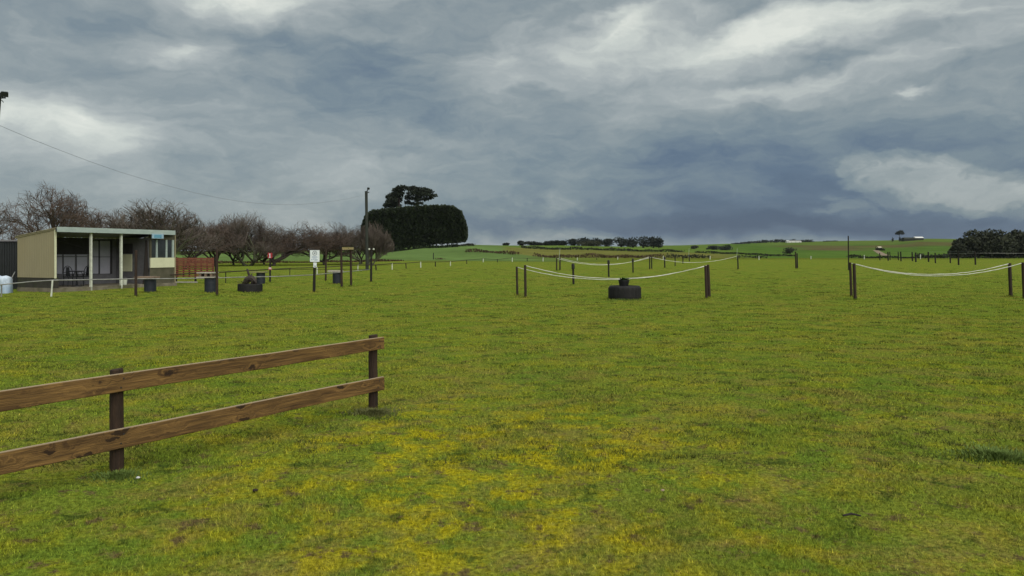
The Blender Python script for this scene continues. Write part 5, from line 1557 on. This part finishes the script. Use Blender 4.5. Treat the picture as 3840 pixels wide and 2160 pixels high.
for i, (a, Y) in enumerate(tp):
    p = L(a, Y); w = 2.6
    for s_ in (-1, 1):
        x = p.x + s_ * w
        tk.v.append((x, Y, gz(x, Y) + .12))
for i in range(len(tp) - 1): tk.f.append((2 * i, 2 * i + 1, 2 * i + 3, 2 * i + 2))
tag(tk.build('dirt_track', 'dirt', None, tuple(L(3300, 580))), 'pale dirt track climbing the right-hand slope', None, None, 'structure')

# ------------------------------------------------------------------ uncut grass at the feet of posts, drums and tyres
for (px, py, rr) in ((1177.6, 1095.5, .06), (1012.6, 1061.7, .05), (1281.5, 1078.6, .06), (1317, 1073.7, .06)):
    p = G(px, py); FEET.append((p.x, p.y, rr))
for o in list(col.objects):
    if o.name.startswith('drum_table') and o.parent is None: FEET.append((o.location.x, o.location.y + .26, .27))
    if o.name.startswith('tyre_planter') and o.parent is None: FEET.append((o.location.x, o.location.y, .58))
fx, fy, fh = [], [], []
for (x, y, r) in FEET:
    if y > 90: continue
    k = int(90 + 900 * r)
    a = rng.random(k) * 6.283; d = r * .9 + np.abs(rng.normal(0, .05 + .15 * r, k))
    fx.append(x + d * np.cos(a)); fy.append(y + d * np.sin(a)); fh.append((.03 + .06 * rng.random(k)) * (1 if y > 12 else .8))
fx, fy, fh = np.concatenate(fx), np.concatenate(fy), np.concatenate(fh)
k = len(fx); la = rng.random(k) * 6.283; lm = fh * .6 * rng.random(k)
me = blade_mesh('uncut_grass', fx, fy, land_z(fx, fy), fh, (.005 + .0005 * fy), np.cos(la) * lm, np.sin(la) * lm, rng.random(k) * 3.14)
me.materials.append(m_blade)
ug = bpy.data.objects.new('uncut_grass', me); col.objects.link(ug)
tag(ug, 'longer uncut grass round the feet of posts and drums', 'grass', None, 'stuff')

# ------------------------------------------------------------------ small litter on the turf
random.seed(5)
def pebble(px, py, s_, mat, label, name, cat):
    c = G(px, py); mb = MB()
    z = gz(c.x, c.y)
    pr = []
    for i, (r, h) in enumerate(((.3, -.1), (.9, .1), (1.0, .4), (.6, .75), (.1, .85))):
        for k in range(9):
            th = 2 * math.pi * k / 9
            rr = r * s_ * random.uniform(.75, 1.2)
            mb.v.append((c.x + rr * math.cos(th), c.y + rr * .8 * math.sin(th), z + .012 + h * s_))
    for i in range(4):
        for k in range(9): mb.f.append((i * 9 + k, i * 9 + (k + 1) % 9, (i + 1) * 9 + (k + 1) % 9, (i + 1) * 9 + k))
    mb.f.append(tuple(36 + k for k in range(9)))
    tag(mb.build(name, mat, None, (c.x, c.y, z)), label, cat)
pebble(517, 1794, .016, 'stone', 'small white scrap on the grass right of the nearer fence post', 'white_scrap', 'litter')
pebble(2484, 1848, .016, 'leaf', 'dry pale leaf lying on the turf in the lower middle', 'dry_leaf', 'leaf')
pebble(957, 1852, .022, 'soil', 'dark clod of earth on the yellow moss in the foreground', 'earth_clod', 'clod')
c = G(3195, 1943)
tag(MB().tube([(c.x - .06, c.y, gz(c.x, c.y) + .02), (c.x, c.y + .01, gz(c.x, c.y) + .028), (c.x + .055, c.y - .01, gz(c.x, c.y) + .022)], [.006, .008, .005], 6).build('dark_twig', 'plank', None, tuple(c)), 'short dark twig on the turf at lower right', 'twig')

# ------------------------------------------------------------------ haze: the moist air over the fields
hz = MB().box((0, 0, 29), (19000, 19000, 62))
m_hz = bpy.data.materials.new('haze_air'); m_hz.use_nodes = True
m_hz.node_tree.nodes.clear()
HT = NT(m_hz.node_tree)
ho = HT.n('ShaderNodeOutputMaterial'); hv = HT.n('ShaderNodeVolumePrincipled')
hv.inputs['Color'].default_value = (.72, .80, .92, 1)
hv.inputs['Density'].default_value = 0.00003
HT.link(hv.outputs[0], ho.inputs['Volume'])
tag(hz.build('haze', m_hz, None, (0, 0, 0)), 'thin bluish haze over the distant fields', 'haze', None, 'stuff')
